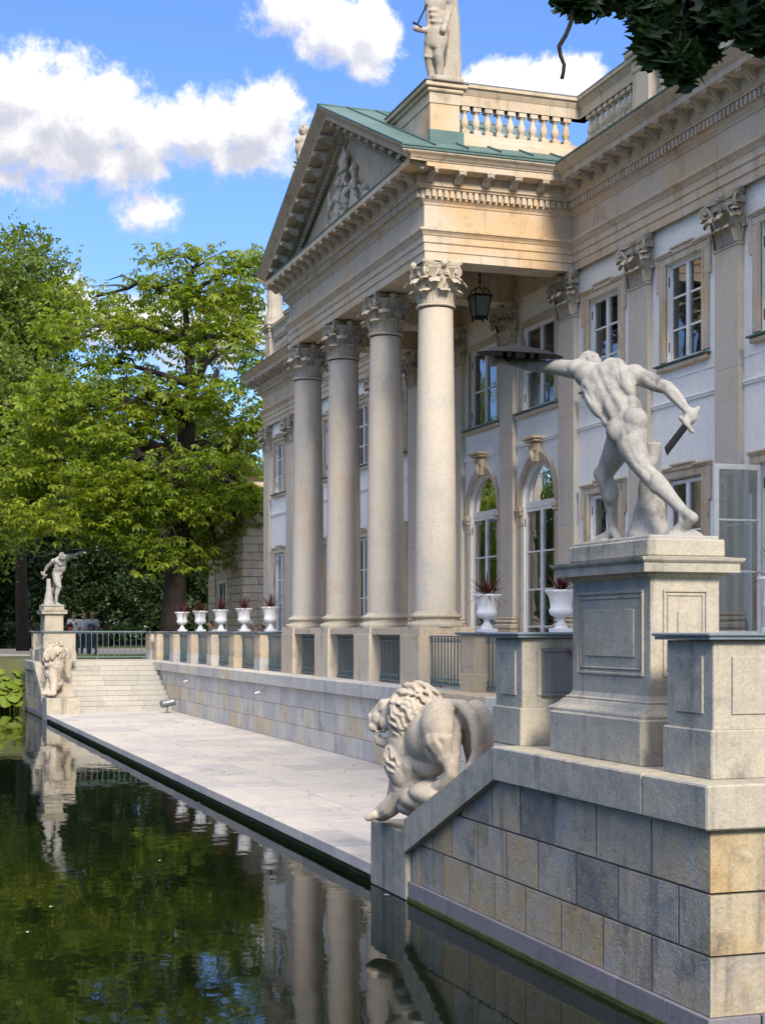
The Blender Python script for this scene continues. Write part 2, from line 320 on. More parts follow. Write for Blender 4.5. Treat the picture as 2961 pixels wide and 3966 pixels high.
# ================================================================ setting
ZU, ZT = 1.67, .21; YM = 59.8           # upper level, lower terrace, near/far mirror (Y -> YM-Y)
YC, SP = 29.73, 2.775
PIL = [YC+SP*(n+.5) for n in range(-7, 7)]
def ground_mat():
    m, n, b = newmat('park_ground'); pos = n.add('ShaderNodeNewGeometry').outputs['Position']
    c = n.ramp(n.noise(pos, .8, 6, .65), [(.3, (.05,.055,.02)), (.55, (.075,.085,.03)), (.75, (.11,.09,.05))]); n.l.new(c, b.inputs[0]); b.inputs['Roughness'].default_value = .95
    n.l.new(n.add('ShaderNodeBump', {'Strength': .6, 'Distance': .05, 'Height': n.noise(pos, 14, 5)}).outputs[0], b.inputs['Normal']); return m
g_ = MB(); E_ = 2500; zg = 1.64
g_.add([(-E_,52.6,zg),(E_,52.6,zg),(E_,E_,zg),(-E_,E_,zg)], [(0,1,2,3)])
g_.add([(8.9,3.5,zg),(E_,3.5,zg),(E_,52.6,zg),(8.9,52.6,zg)], [(0,1,2,3)])
g_.add([(-E_,-E_,1.0),(E_,-E_,1.0),(E_,3.5,1.0),(-E_,3.5,1.0)], [(0,1,2,3)])
g_.add([(-E_,3.5,1.0),(-34,3.5,1.0),(-34,52.6,1.0),(-E_,52.6,1.0)], [(0,1,2,3)])
g_.add([(-34,52.6,zg),(8.9,52.6,zg),(8.9,50.6,-.6),(-34,50.6,-.6)], [(3,2,1,0)])
g_.add([(-34,3.5,1),(8.9,3.5,1),(8.9,5,-.6),(-34,5,-.6)], [(0,1,2,3)])
g_.add([(-34,3.5,1),(-34,52.6,1),(-32,50.6,-.6),(-32,5,-.6)], [(0,3,2,1)])
g_.add([(8.9,3.5,zg),(8.9,8.4,zg),(8.9,8.4,-.6),(8.9,3.5,-.6)], [(0,1,2,3)])
g_.add([(-34,3.5,-.6),(8.9,3.5,-.6),(8.9,52.6,-.6),(-34,52.6,-.6)], [(0,1,2,3)])
tag(g_.build('ground', ground_mat()), kind='structure')
wv = [(-34,3.6,0),(8.88,3.6,0),(8.88,52,0),(-34,52,0)]
tag(MB().add(wv, [(0,1,2,3)]).build('water', M['water']), kind='structure')
def gravel():
    m, n, b = newmat('gravel_path'); pos = n.add('ShaderNodeNewGeometry').outputs['Position']
    c = n.ramp(n.noise(pos, 30, 6, .7), [(.3, (.26,.23,.18)), (.7, (.40,.36,.30))]); n.l.new(c, b.inputs[0]); b.inputs['Roughness'].default_value = .95; return m
tag(MB().add([(-90,59.5,zg+.006),(16,60.5,zg+.006),(16,84,zg+.006),(-90,84,zg+.006)], [(0,1,2,3)]).build('path', gravel()), kind='structure')
# ---- lower terrace: paving slabs over a mossy body
ter = MB().box(5.07,8.9,14.6,45.7,-.6,.165).build('terrace', M['moss']); tag(ter, kind='structure')
rr = random.Random(3); y = 14.99
while y < 44.8:
    L = rr.uniform(1.15, 1.6); y1 = min(y+L, 44.85)
    MB().box(5.0, 5.48, y+.004, y1-.004, .085, ZT, .006).build('edge_slab', M['pave'], ter); y = y1
for r, (x0, x1) in enumerate([(5.485,6.3),(6.305,7.1),(7.105,7.95),(7.955,8.86)]):
    y = 14.2-rr.uniform(0, .6)
    while y < 45.7:
        L = rr.uniform(.9, 1.5); y1 = min(y+L, 45.7)
        MB().box(x0, x1-.004, y+.005, y1-.005, .15, ZT-rr.uniform(0, .004), .004).build('slab', M['pave'], ter); y = y1
# ---- retaining wall between the terraces
rw = empty('retaining_wall', 'long low ashlar wall behind the lower terrace, under the parapet and columns', 'wall', (8.9, YC, ZT))
rw.location = (0, 0, 0)
MB().box(8.855, 9.6, 11.6, 48.4, -.3, 1.40).build('core', M['joint'], rw)
for c, (z0, z1) in enumerate([(.212,.585),(.593,.975),(.983,1.375)]):
    y = 11.6-.35*(c % 2)
    while y < 48.4:
        L = rr.uniform(.55, .92); y1 = min(y+L, 48.4)
        MB().box(8.85+rr.uniform(-.002, .002), 9.1, max(y, 11.6)+.006, y1-.006, z0, z1, .004).build('block', M['block'], rw); y = y1
y = 8.45
while y < 52:
    L = rr.uniform(2.2, 2.9); y1 = min(y+L, 52.2)
    MB().box(8.745, 9.5, y+.003, y1-.003, 1.39, ZU-.02, .012).build('capstone', M['block'], rw); y = y1
up = MB().add([(9.4,8.4,ZU-.022),(12.6,8.4,ZU-.022),(12.6,52.6,ZU-.022),(9.4,52.6,ZU-.022)], [(0,1,2,3)]).build('upper_terrace', M['pave']); tag(up, kind='structure')
for w in (0, 1):
    MB().add([(9.4,yy,ZU-.022) for yy in ()], []) if False else None
def clip(poly, a, b, c):     # keep a*y+b*z<=c
    out = []
    for i in range(len(poly)):
        p, q = poly[i], poly[(i+1) % len(poly)]; fp, fq = a*p[0]+b*p[1]-c, a*q[0]+b*q[1]-c
        if fp <= 0: out.append(p)
        if fp*fq < 0: t = fp/(fp-fq); out.append((p[0]+t*(q[0]-p[0]), p[1]+t*(q[1]-p[1])))
    return out
def bevprism(poly, x0, x1, c=.008):   # y-z polygon extruded in x with a chamfer on the x0 side
    cy = sum(p[0] for p in poly)/len(poly); cz = sum(p[1] for p in poly)/len(poly)
    inn = [(p[0]+math.copysign(min(c, abs(cy-p[0])*.4), cy-p[0]), p[1]+math.copysign(min(c, abs(cz-p[1])*.4), cz-p[1])) for p in poly]; n = len(poly)
    v = [(x0, *p) for p in inn]+[(x0+c, *p) for p in poly]+[(x1, *p) for p in poly]
    f = [tuple(range(n)), tuple(range(3*n-1, 2*n-1, -1))]
    for k in (0, n): f += [(k+i, k+n+i, k+n+(i+1) % n, k+(i+1) % n) for i in range(n)]
    return MB().add(v, f)
JROW = {0: [13.9,13.69,13.06,12.42,11.83,11.24,10.62,9.86,9.12,8.37], 1: [13.9,13.32,12.85,12.22,11.61,10.98,10.3,9.62,8.78,8.37], 2: [12.6,12.46,11.9,11.32,10.68,9.96,9.14,8.37]}
JROW[0] = [13.9,13.66,13.05,12.42,11.85,11.22,10.55,9.85,9.14,8.37]
ZROW = [(.195,.567),(.583,.964),(.981,1.375)]
def wing(far):
    my = (lambda y: YM-y) if far else (lambda y: y)
    def mir(mb):
        if far: mb.v = [(a, YM-b, c) for a, b, c in mb.v]; mb.f = [f[::-1] for f in mb.f]
        return mb
    lab = ('far grey ashlar wing wall with sloping coping at the end of the lower terrace' if far else 'near blue grey ashlar wing wall with sloping coping rising from the water')
    w = empty('wing_wall', lab, 'wall', group='wing walls of the terrace stairs')
    mir(bevprism(clip([(8.41,-.5),(13.95,-.5),(13.95,1.39),(8.41,1.39)], .3877, .9218, .3877*13.89+.9218*.5), 5.054, 5.9)).build('core', M['joint'], w)
    for r, (z0, z1) in enumerate(ZROW):
        js = JROW[r]
        for a, b in zip(js[1:], js[:-1]):
            poly = clip([(a+.0115,z0),(b-.0115,z0),(b-.0115,z1),(a+.0115,z1)], .3877, .9218, .3877*13.89+.9218*.475)
            if len(poly) < 3: continue
            corner = a < 8.4
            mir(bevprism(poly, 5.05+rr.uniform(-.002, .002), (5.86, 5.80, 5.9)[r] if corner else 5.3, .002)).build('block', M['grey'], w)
        x = (5.872, 5.812, 5.912)[r]
        while x < 8.8:
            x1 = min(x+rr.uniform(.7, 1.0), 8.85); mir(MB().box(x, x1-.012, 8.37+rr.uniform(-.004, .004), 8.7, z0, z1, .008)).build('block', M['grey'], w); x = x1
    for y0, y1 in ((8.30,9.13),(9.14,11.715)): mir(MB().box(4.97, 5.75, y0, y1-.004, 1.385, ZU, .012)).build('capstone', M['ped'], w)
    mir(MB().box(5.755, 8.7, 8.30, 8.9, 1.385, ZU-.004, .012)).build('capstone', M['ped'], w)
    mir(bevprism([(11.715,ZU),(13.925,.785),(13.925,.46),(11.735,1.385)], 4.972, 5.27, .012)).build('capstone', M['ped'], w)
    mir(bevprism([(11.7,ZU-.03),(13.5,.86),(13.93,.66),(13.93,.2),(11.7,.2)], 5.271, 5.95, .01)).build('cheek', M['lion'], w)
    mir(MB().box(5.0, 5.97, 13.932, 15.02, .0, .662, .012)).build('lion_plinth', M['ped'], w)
    ys = [8.35, 8.9, 9.6, 10.3, 11.0, 11.7, 12.3, 12.9, 13.5, 14.2, 15.03]
    for a, b in zip(ys[:-1], ys[1:]): mir(MB().box(5.02, 5.4, a+.003, b-.003, .03, .19, .006)).build('granite_block', M['granite'], w)
    mir(MB().box(5.012, 5.4, 8.33, 15.028, -.5, .045, .008)).build('waterline_course', M['moss'], w)
    x = 5.41
    while x < 8.85: mir(MB().box(x, min(x+.8, 8.86)-.006, 8.34, 8.7, .03, .19, .006)).build('granite_block', M['granite'], w); x += .8
    st = empty('staircase', 'wide stone steps %s leading up from the lower terrace' % ('beside the far lion,' if far else 'hidden behind the near lion and wall,'), 'stairs', group='terrace staircases')
    h = (ZU-.012-ZT)/10
    for i in range(10):
        ya = 14.2-.3*i; xs = [5.975, 5.975+rr.uniform(.8, 1.1), 8.0+rr.uniform(-.3, .2), 8.846]
        y_end = ya-.34 if i < 9 else 8.9
        for a, b in zip(xs[:-1], xs[1:]): mir(MB().box(a+.002, b-.002, y_end, ya+.015, ZT+h*i+.003 if i else .0, ZT+h*(i+1), .008)).build('step', M['step'], st)
    mir(MB().box(5.98, 8.85, 8.9, 11.3, -.3, ZU-.2)).build('core', M['joint'], st)
    if True: mir(MB().box(5.76, 5.98, 8.9, 11.6, .2, ZU-.02)).build('landing_edge', M['block'], st)
wing(False); wing(True)
def ring(mb, plane, c, a0, a1, b0, b1, w, d):   # rectangular moulding on plane X=c or Y=c
    for (p, q, r, s) in ((a0, a1, b0, b0+w), (a0, a1, b1-w, b1), (a0, a0+w, b0+w, b1-w), (a1-w, a1, b0+w, b1-w)):
        if plane == 'x': mb.box(c-d, c+.01, p, q, r, s, .004)
        else: mb.box(p, q, c-d, c+.01, r, s, .004)
def sq_sweep(mb, x0, x1, y0, y1, prof):        # moulding round a rectangle
    mb.sweep(prof, [(x0, y0), (x0, y1), (x1, y1), (x1, y0), (x0, y0), (x0, y1)], skip=(4,)); return mb
def pedestal(far):
    def mir(mb):
        if far: mb.v = [(a, YM-b, c) for a, b, c in mb.v]; mb.f = [f[::-1] for f in mb.f]
        return mb
    p = empty('statue_pedestal', 'moulded stone pedestal carrying the %s fighter statue' % ('far pale' if far else 'near'), 'pedestal', group='fighter statue pedestals')
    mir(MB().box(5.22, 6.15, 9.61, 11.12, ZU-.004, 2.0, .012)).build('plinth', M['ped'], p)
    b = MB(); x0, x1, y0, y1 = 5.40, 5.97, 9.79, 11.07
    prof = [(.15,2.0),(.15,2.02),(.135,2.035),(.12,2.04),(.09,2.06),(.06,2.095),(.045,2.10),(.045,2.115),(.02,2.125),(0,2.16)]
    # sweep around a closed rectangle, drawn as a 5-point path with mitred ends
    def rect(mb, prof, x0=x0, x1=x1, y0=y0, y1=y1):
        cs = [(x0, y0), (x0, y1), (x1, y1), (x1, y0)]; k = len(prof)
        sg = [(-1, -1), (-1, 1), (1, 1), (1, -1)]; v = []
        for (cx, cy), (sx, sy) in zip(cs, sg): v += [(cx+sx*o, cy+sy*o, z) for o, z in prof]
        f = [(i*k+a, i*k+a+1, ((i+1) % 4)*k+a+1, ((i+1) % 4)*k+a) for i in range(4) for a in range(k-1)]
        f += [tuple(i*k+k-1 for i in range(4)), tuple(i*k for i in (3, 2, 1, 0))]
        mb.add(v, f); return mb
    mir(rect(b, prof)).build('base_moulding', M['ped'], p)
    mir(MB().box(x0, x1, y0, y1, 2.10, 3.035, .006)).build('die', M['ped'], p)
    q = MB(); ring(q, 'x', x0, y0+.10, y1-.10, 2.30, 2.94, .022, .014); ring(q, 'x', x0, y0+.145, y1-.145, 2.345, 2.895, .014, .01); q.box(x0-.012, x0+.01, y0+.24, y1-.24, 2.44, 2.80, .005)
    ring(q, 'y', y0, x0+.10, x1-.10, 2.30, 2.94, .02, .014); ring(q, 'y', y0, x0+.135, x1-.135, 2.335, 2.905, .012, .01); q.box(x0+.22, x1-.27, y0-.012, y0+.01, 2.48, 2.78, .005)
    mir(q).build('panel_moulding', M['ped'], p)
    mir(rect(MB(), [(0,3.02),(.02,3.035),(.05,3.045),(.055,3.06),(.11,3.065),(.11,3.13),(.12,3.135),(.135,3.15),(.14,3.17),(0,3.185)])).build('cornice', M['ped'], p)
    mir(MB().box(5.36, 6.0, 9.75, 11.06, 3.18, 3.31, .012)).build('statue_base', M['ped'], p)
    if far: p.scale = (1, 1, 1.075); p.location = (0, 0, -.125)
    return p
pedestal(False); pedestal(True)
def wing_post(far, y0, y1, lab):
    def mir(mb):
        if far: mb.v = [(a, YM-b, c) for a, b, c in mb.v]; mb.f = [f[::-1] for f in mb.f]
        return mb
    p = empty('parapet_post', lab, 'post', group='stone posts flanking the statue pedestals')
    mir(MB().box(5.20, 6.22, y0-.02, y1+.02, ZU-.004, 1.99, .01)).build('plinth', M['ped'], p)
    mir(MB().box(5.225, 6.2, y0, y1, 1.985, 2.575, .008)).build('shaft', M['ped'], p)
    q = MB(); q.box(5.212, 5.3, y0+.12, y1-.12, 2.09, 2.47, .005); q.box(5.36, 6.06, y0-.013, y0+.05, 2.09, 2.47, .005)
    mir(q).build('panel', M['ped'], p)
    q = MB(); q.box(5.16, 6.26, y0-.065, y1+.065, 2.578, 2.60, .006); q.box(5.145, 6.275, y0-.08, y1+.08, 2.601, 2.625, .008)
    mir(q).build('coping', M['slate'], p)
wing_post(False, 8.64, 9.24, 'near stone post with slate coping at the right edge, in front of the statue pedestal')
wing_post(False, 11.67, 12.23, 'stone post with slate coping and metal cabinet, just left of the near pedestal')
wing_post(True, 8.64, 9.24, 'pale stone post behind the far fighter statue pedestal')
wing_post(True, 11.67, 12.23, 'pale stone post in front of the far pedestal, above the far lion')
cb = empty('metal_cabinet', 'grey metal cabinet set in the face of the post left of the pedestal', 'cabinet', (5.6, 11.65, 2.1)); cb.location = (0, 0, 0)
q = MB(); ring(q, 'y', 11.658, 5.40, 5.80, 2.08, 2.49, .03, .02); q.build('frame', M['steel'], cb)
MB().box(5.435, 5.765, 11.648, 11.66, 2.115, 2.455, .003).build('door', M['steel'], cb)
MB().box(5.70, 5.713, 11.643, 11.65, 2.25, 2.31, .004).build('keyhole', M['dark'], cb)
rb = MB()
for k in range(3): rb.tube([(5.63+.025*k, 11.63, 2.475-.012*k), (5.655+.02*k, 11.62, 2.46-.03*k), (5.68+.03*k, 11.625, 2.43-.02*k)], .008, 5, flat=.4)
tag(rb.build('ribbon', plain('red_tape', (.35,.03,.05), .5)), 'scrap of red and white tape hanging on the metal cabinet', 'tape')
# ---- parapet with urn posts, column pedestals and green grilles
par = empty('parapet', 'stone parapet with green iron grilles along the upper terrace', 'parapet'); PX0 = 9.24
posts = [(y, .5 if 25 < y < 34.5 else .28) for y in PIL if y > 13]+[(50.6, .28), (52.0, .5)]
for y, hw in posts:
    if hw == .5 and y < 50:
        MB().box(PX0, 10.3, y-.5, y+.5, ZU-.03, 2.57, .01).build('pedestal', M['sand'], par)
        MB().box(PX0+.015, 10.32, y-.485, y+.485, 2.57, 2.70, .006).build('pedestal_top', M['sand'], par)
    else:
        MB().box(PX0-.015, 9.93, y-hw-.015, y+hw+.015, ZU-.03, 1.95, .01).build('post_plinth', M['block'], par)
        po = MB().box(PX0, 9.92, y-hw, y+hw, 1.95, 2.56, .008).build('post', M['sand'], par)
        q = MB(); q.box(PX0-.008, PX0+.02, y-hw+.1, y+hw-.1, 2.06, 2.46, .004); q.box(PX0+.14, 9.8, y-hw-.008, y, 2.06, 2.46, .004); q.build('panel', M['sand'], po)
        q = MB().box(PX0-.06, 9.98, y-hw-.06, y+hw+.06, 2.56, 2.582, .004); q.box(PX0-.08, 10.0, y-hw-.08, y+hw+.08, 2.582, 2.612, .006); q.build('coping', M['slate'], par)
for y0, y1 in zip(PIL[5:8], PIL[6:9]): MB().box(PX0+.05, 10.28, y0+.485, y1-.485, 2.56, 2.695, .006).build('beam', M['sand'], par)
bar = MB().lathe([(.0,0),(.015,0),(.013,.08),(.013,.70),(.016,.72),(.013,.74),(.0,.83)], 6).mesh('bar'); bar.materials.append(M['iron'])
def grille(y0, y1, x, parent):
    L = y1-y0; q = MB()
    for z, r in ((1.70, .016), (1.80, .012), (2.45, .012)): q.box(x-r, x+r, y0, y1, z-r, z+r)
    q.box(x-.028, x+.028, y0, y1, 2.525, 2.553, .006)
    n = max(3, round(L/.155))
    for i in range(n):
        ya, yb = y0+L*i/n, y0+L*(i+1)/n; ym = (ya+yb)/2
        for z0, z1 in ((1.71, 1.795),):
            q.tube([(x, ya+.01, z0), (x, ym, z1-.005), (x, yb-.01, z0)], .008, 5, False)
        q.tube([(x, ym+.045*math.sin(t), 2.485+.035*math.cos(t)) for t in [k*math.pi/5 for k in range(11)]], .007, 4, False, False)
    for t in (.25, .75): q.box(x-.012, x+.012, y0+L*t-.012, y0+L*t+.012, ZU-.03, 1.70)
    o = q.build('railing', M['iron'], parent)
    for i in range(n): inst('bar', bar, o, (x, y0+L*(i+.5)/n, 1.72))
ps = sorted(posts)
for (a, ha), (b, hb) in zip(ps[:-1], ps[1:]):
    if b-a-ha-hb > .4: grille(a+ha+.01, b-hb-.01, PX0+.22, par)
# ---- far railing across the landing
fr = empty('landing_railing', 'green iron railing across the far landing, between pedestal and parapet', 'railing')
q = MB(); yy = 52.1
for z, r in ((1.74, .018), (2.60, .024)): q.box(5.95, 9.2, yy-r, yy+r, z-r, z+r)
for i in range(17):
    x = 6.0+i*.19; q.tube([(x-.05, yy, 2.57), (x-.06, yy, 2.53), (x-.02, yy, 2.52)], .008, 4, False); q.tube([(x+.05, yy, 2.57), (x+.06, yy, 2.53), (x+.02, yy, 2.52)], .008, 4, False)
for x in (6.0, 7.5, 9.1): q.box(x-.02, x+.02, yy-.02, yy+.02, ZU-.05, 1.75)
q.build('rail_frame', M['iron'], fr)
for i in range(17): inst('bar', bar, fr, (6.0+i*.19, yy, 1.75), sc=(1, 1, 1.02))
MB().box(5.3, 9.3, 51.3, 52.4, 1.2, ZU-.03).build('kerb', M['block'], fr)
# ================================================================ palace
XF, XP, XWALL = 9.42, 12.33, 12.43       # portico front plane, pilaster/architrave plane, wall plane
PY0, PY1 = PIL[5]-.32, PIL[8]+.32        # portico sides
BY0, BY1 = PIL[0]-.36, PIL[13]+.36
XB = 27.0
pal = empty('palace', 'white and sandstone palace with columned portico, pediment and balustraded roof', 'building')
MAINP = [(XB, BY0), (XP, BY0), (XP, PY0), (XF, PY0), (XF, PY1), (XP, PY1), (XP, BY1), (XB, BY1)]
ENT = [(0,9.24),(0,9.39),(.02,9.397),(.02,9.53),(.03,9.535),(.045,9.55),(.045,9.66),(.06,9.67),(.075,9.70),(.11,9.74),(.125,9.745),(.125,9.785),(.02,9.80),(.02,10.21),(.035,10.215),(.045,10.25),(.09,10.30),(.10,10.305),
 (.10,10.465),(.165,10.47),(.175,10.50),(.205,10.51),(.205,10.715),(.49,10.73),(.495,10.725),(.50,10.735),(.50,10.83)]
CYM = [(.50,10.83),(.52,10.835),(.525,10.85),(.55,10.865),(.585,10.90),(.63,10.93),(.645,10.945),(.65,10.985),(.0,11.03)]
ent = MB().sweep(ENT, MAINP).build('entablature', M['sand'], pal)
for sk in ((3,4,5,6), (0,1,2,3)): MB().sweep(CYM, MAINP, skip=sk).build('cornice_top', M['sand'], ent)
for sk in ((3,4,5,6), (0,1,2,3)): MB().sweep([(.655,10.972),(.672,10.975),(.672,11.0),(.655,11.012),(.0,11.05)], MAINP, skip=sk).build('copper_edge', M['copper'], ent)
MB().sweep([(.50,10.832),(.515,10.835),(.515,10.855),(.0,10.90)], MAINP[3:5]).build('copper_ledge', M['copper'], ent)
# dentils and modillions: individual pieces on the runs the photograph shows
dme = MB().box(-.0375, .0375, 0, .062, 0, .118).mesh('dentil'); dme.materials.append(M['sand'])
def modillion():
    m = MB(); prof = [(0,.155),(.29,.155),(.29,.13),(.28,.105),(.262,.098),(.255,.11),(.235,.118),(.19,.105),(.14,.07),(.10,.03),(.06,.0),(.02,-.005),(0,.01)]
    m.prism([(a, b) for a, b in prof], 'x', -.065, .065); m.v = [(x, y, z) for x, y, z in m.v]
    m.box(-.085, .085, 0, .305, .145, .163, .004)
    for s in (-1, 1):
        m.tube([(s*.05, .262, .118), (s*.05, .285, .112), (s*.05, .29, .09), (s*.05, .27, .082)], .014, 5); m.tube([(s*.068, .05+.035*math.cos(t), .05+.035*math.sin(t)) for t in [k*.9 for k in range(8)]], .009, 4)
    for k in (-.04, 0, .04): m.tube([(k, .262, .095), (k, .287, .11), (k, .29, .14)], .016, 5)
    m.tube([(0, .24, .11), (0, .15, .07), (0, .07, .0)], [.02, .026, .03], 6)
    return m.mesh('modillion')
mod = modillion(); mod.materials.append(M['carve'])
RUNS = [((XP, PY0), (XP, 17.0), 1), ((XP, PY0), (XF, PY0), 1), ((XF, PY1), (XF, PY0), 1), ((XP, BY1), (XP, PY1), 1)]
dl = []; ml = []
for (a, b, s) in RUNS:
    a, b = Vector(a), Vector(b); d = (b-a).normalized(); L = (b-a).length
    nrm = Vector((d.y, -d.x)) if False else Vector((-1, 0)) if abs(d.y) > .5 else Vector((0, -1))
    rz = math.atan2(-nrm.x, nrm.y)          # local +y -> outward normal
    inner0 = a.x == XP and a.y == PY0; e0 = .2 if inner0 else -.1
    n = round((L-e0)/.117)
    for i in range(n+1): dl.append((a+d*(e0+(L-e0+(.1 if b.x == XF else 0))*i/n)+nrm*.10, rz))
    n = max(2, round((L-.2)/.452)); e0 = .62 if inner0 and abs(d.y) > .5 else .42 if inner0 else -.3
    e1 = L+.28 if (b.x == XF) else L
    for i in range(n+1): ml.append((a+d*(e0+(e1-e0)*i/n)+nrm*.205, rz))
cd_ = Vector((0, 0)); dl.sort(key=lambda t: t[0].length)
for p, rz in dl[:300]: inst('dentil', dme, ent, (p.x, p.y, 10.335), (0, 0, rz))
rest = MB()
for p, rz in dl[300:]:
    m_ = MB().box(-.0375, .0375, 0, .062, 0, .118); xf(m_, Matrix.Translation((p.x, p.y, 10.335))@Matrix.Rotation(rz, 4, 'Z')); rest.add(m_.v, m_.f)
tag(rest.build('far_dentils', M['sand'], ent), kind='stuff')
for p, rz in ml: inst('modillion', mod, ent, (p.x, p.y, 10.562), (0, 0, rz))
# ---- pediment
SL = .454; ZAP = 13.36
def ztop(y): return ZAP-SL*abs(y-YC)
ped = MB(); ye0, ye1 = PY0-.655, PY1+.655
RK = [(0,-.62),(.02,-.60),(.06,-.555),(.06,-.43),(.12,-.425),(.13,-.40),(.205,-.395),(.205,-.25),(.49,-.235),(.50,-.245),(.50,-.145),(.52,-.14),(.53,-.12),(.59,-.075),(.64,-.04),(.65,-.03),(.65,-.01)]
for a, b in ((ye0, YC), (YC, ye1)):
    v = []; k = len(RK)
    for y_ in (a, b): v += [(XF-o, y_, max(ztop(y_)+h, 10.70)) for o, h in RK]
    ped.add(v, [(i, k+i, k+i+1, i+1) for i in range(k-1)])
ped.add([(XF+.02,PY0-.1,10.85),(XF+.02,PY1+.1,10.85),(XF+.02,YC,ZAP-.4)], [(0,2,1)])
pdm = ped.build('pediment', M['sand'], pal)
for s in (-1, 1):
    n = 11
    for i in range(n):
        y_ = YC+s*(.42+i*.452); z_ = ztop(y_)-.43
        o = inst('modillion', mod, pdm, (XF-.205, y_, z_), (0, 0, math.pi/2)); o.rotation_euler = (s*0, 0, math.pi/2)
    dn = MB()
    for i in range(40):
        y_ = YC+s*(.12+i*.105); z_ = ztop(y_)-.55
        if z_ > 10.9: dn.box(XF-.115, XF-.055, y_-.034, y_+.034, z_, z_+.115)
    tag(dn.build('raking_dentils', M['sand'], pdm), kind='stuff')
def relief():
    m = MB(); X = XF-.02
    def e(y, z, ry, rz_, rx=.09, rot=None): m.ell((X, YC+y, z), (rx, ry, rz_), rot)
    e(0, 11.50, .25, .34, .10); e(0, 11.52, .17, .26, .15)                              # oval shield
    for k in range(16): t = k*math.pi/8; m.ell((X-.09, YC+.24*math.cos(t), 11.52+.33*math.sin(t)), (.05,.05,.05))
    for s in (-1, 1): m.tube([(X-.08, YC+s*(.04+.10*math.cos(t)*(1-t/9)), 11.95+.09*math.sin(t)*(1-t/9)) for t in [j*.55 for j in range(14)]], .035, 6)
    for k in range(7): a = -1+k/3; m.cap((X-.10+.03*abs(a), YC+a*.15, 12.12), .035, (X-.10, YC+a*.21, 12.30), .045); m.cap((X-.10, YC+a*.21, 12.30), .04, (X-.08, YC+a*.08, 12.46), .03)
    m.tube([(X-.12, YC+.18*t, 12.10-.015*(1-t*t)) for t in (-1,-.6,-.2,.2,.6,1)], .045, 6); m.ell((X-.08, YC, 12.53), (.05,.05,.06))
    for s in (-1, 1):
        e(s*.55, 11.38, .19, .30, .12); e(s*.52, 11.66, .15, .16, .13); e(s*.50, 11.95, .085, .115, .13); m.cap((X-.02, YC+s*.52, 11.75), .05, (X-.02, YC+s*.5, 11.88), .05)
        for k in range(12): t = k*.55; m.ell((X-.03, YC+s*.5+.095*math.cos(t), 11.99+.095*math.sin(abs(t))), (.06,.035,.035))
        cc(m, ((X-.06, YC+s*.66, 11.72), .06), ((X-.12, YC+s*.84, 11.55), .05), ((X-.14, YC+s*.80, 11.80), .045)) if False else None
        for p, q in ((((X-.06, YC+s*.66, 11.72), .06), ((X-.12, YC+s*.84, 11.52), .05)), (((X-.12, YC+s*.84, 11.52), .05), ((X-.14, YC+s*.82, 11.82), .04)), (((X-.05, YC+s*.42, 11.7), .055), ((X-.13, YC+s*.25, 11.55), .045))): m.cap(p[0], p[1], q[0], q[1])
        for k in range(7): m.cap((X-.07, YC+s*(.40+.05*k), 11.35), .03, (X-.09, YC+s*(.45+.13*k), 11.0), .035)          # drapery folds
        for k in range(5): m.cap((X, YC+s*(.95+.05*k), 11.02), .03, (X-.05, YC+s*(1.0+.11*k), 11.42-.06*k), .018)
        e(s*1.25, 11.2, .13, .16, .1); e(s*1.2, 11.42, .075, .09, .1); m.cap((X-.04, YC+s*1.2, 11.3), .04, (X-.1, YC+s*1.05, 11.5), .03); m.cap((X, YC+s*1.35, 11.08), .08, (X, YC+s*2.0, 10.98), .04)
    me = remesh(m, 'relief', .011, M['carve'], 1, .4); return inst('relief', me, pdm)
relief()
rf = MB(); xb_ = 13.2                                                                    # copper roof of the portico with standing seams
for s in (-1, 1):
    ye = ye0-.01 if s < 0 else ye1+.01
    q = [(XF-.66, YC, ZAP+.0), (XF-.66, ye, ztop(ye)+.0), (xb_, ye, ztop(ye)), (xb_, YC, ZAP)]
    q2 = [(a, b, c+.03) for a, b, c in q]
    rf.add(q+q2, [(0,1,2,3),(7,6,5,4),(0,4,5,1),(1,5,6,2),(3,7,4,0)] if s > 0 else [(3,2,1,0),(4,5,6,7),(1,5,4,0),(2,6,5,1),(0,4,7,3)])
pr = rf.build('portico_roof', M['copper'], pal)
for s in (-1, 1):
    for k in range(1, 6):
        x = XF-.66+k*.62; w = 5.1
        sm_ = MB().add([(x-.012, YC, ZAP+.03), (x+.012, YC, ZAP+.03), (x+.012, YC, ZAP+.065), (x-.012, YC, ZAP+.065)]+[(x+d, YC+s*w, ztop(YC+w)+h) for d, h in ((-.012,.03),(.012,.03),(.012,.065),(-.012,.065))], [(0,1,5,4),(1,2,6,5),(2,3,7,6),(3,0,4,7)])
        sm_.build('seam', M['copper'], pr)
MB().tube([(XF-.67, YC, ZAP+.035), (xb_, YC, ZAP+.035)], .03, 6).build('ridge_roll', M['copper'], pr)
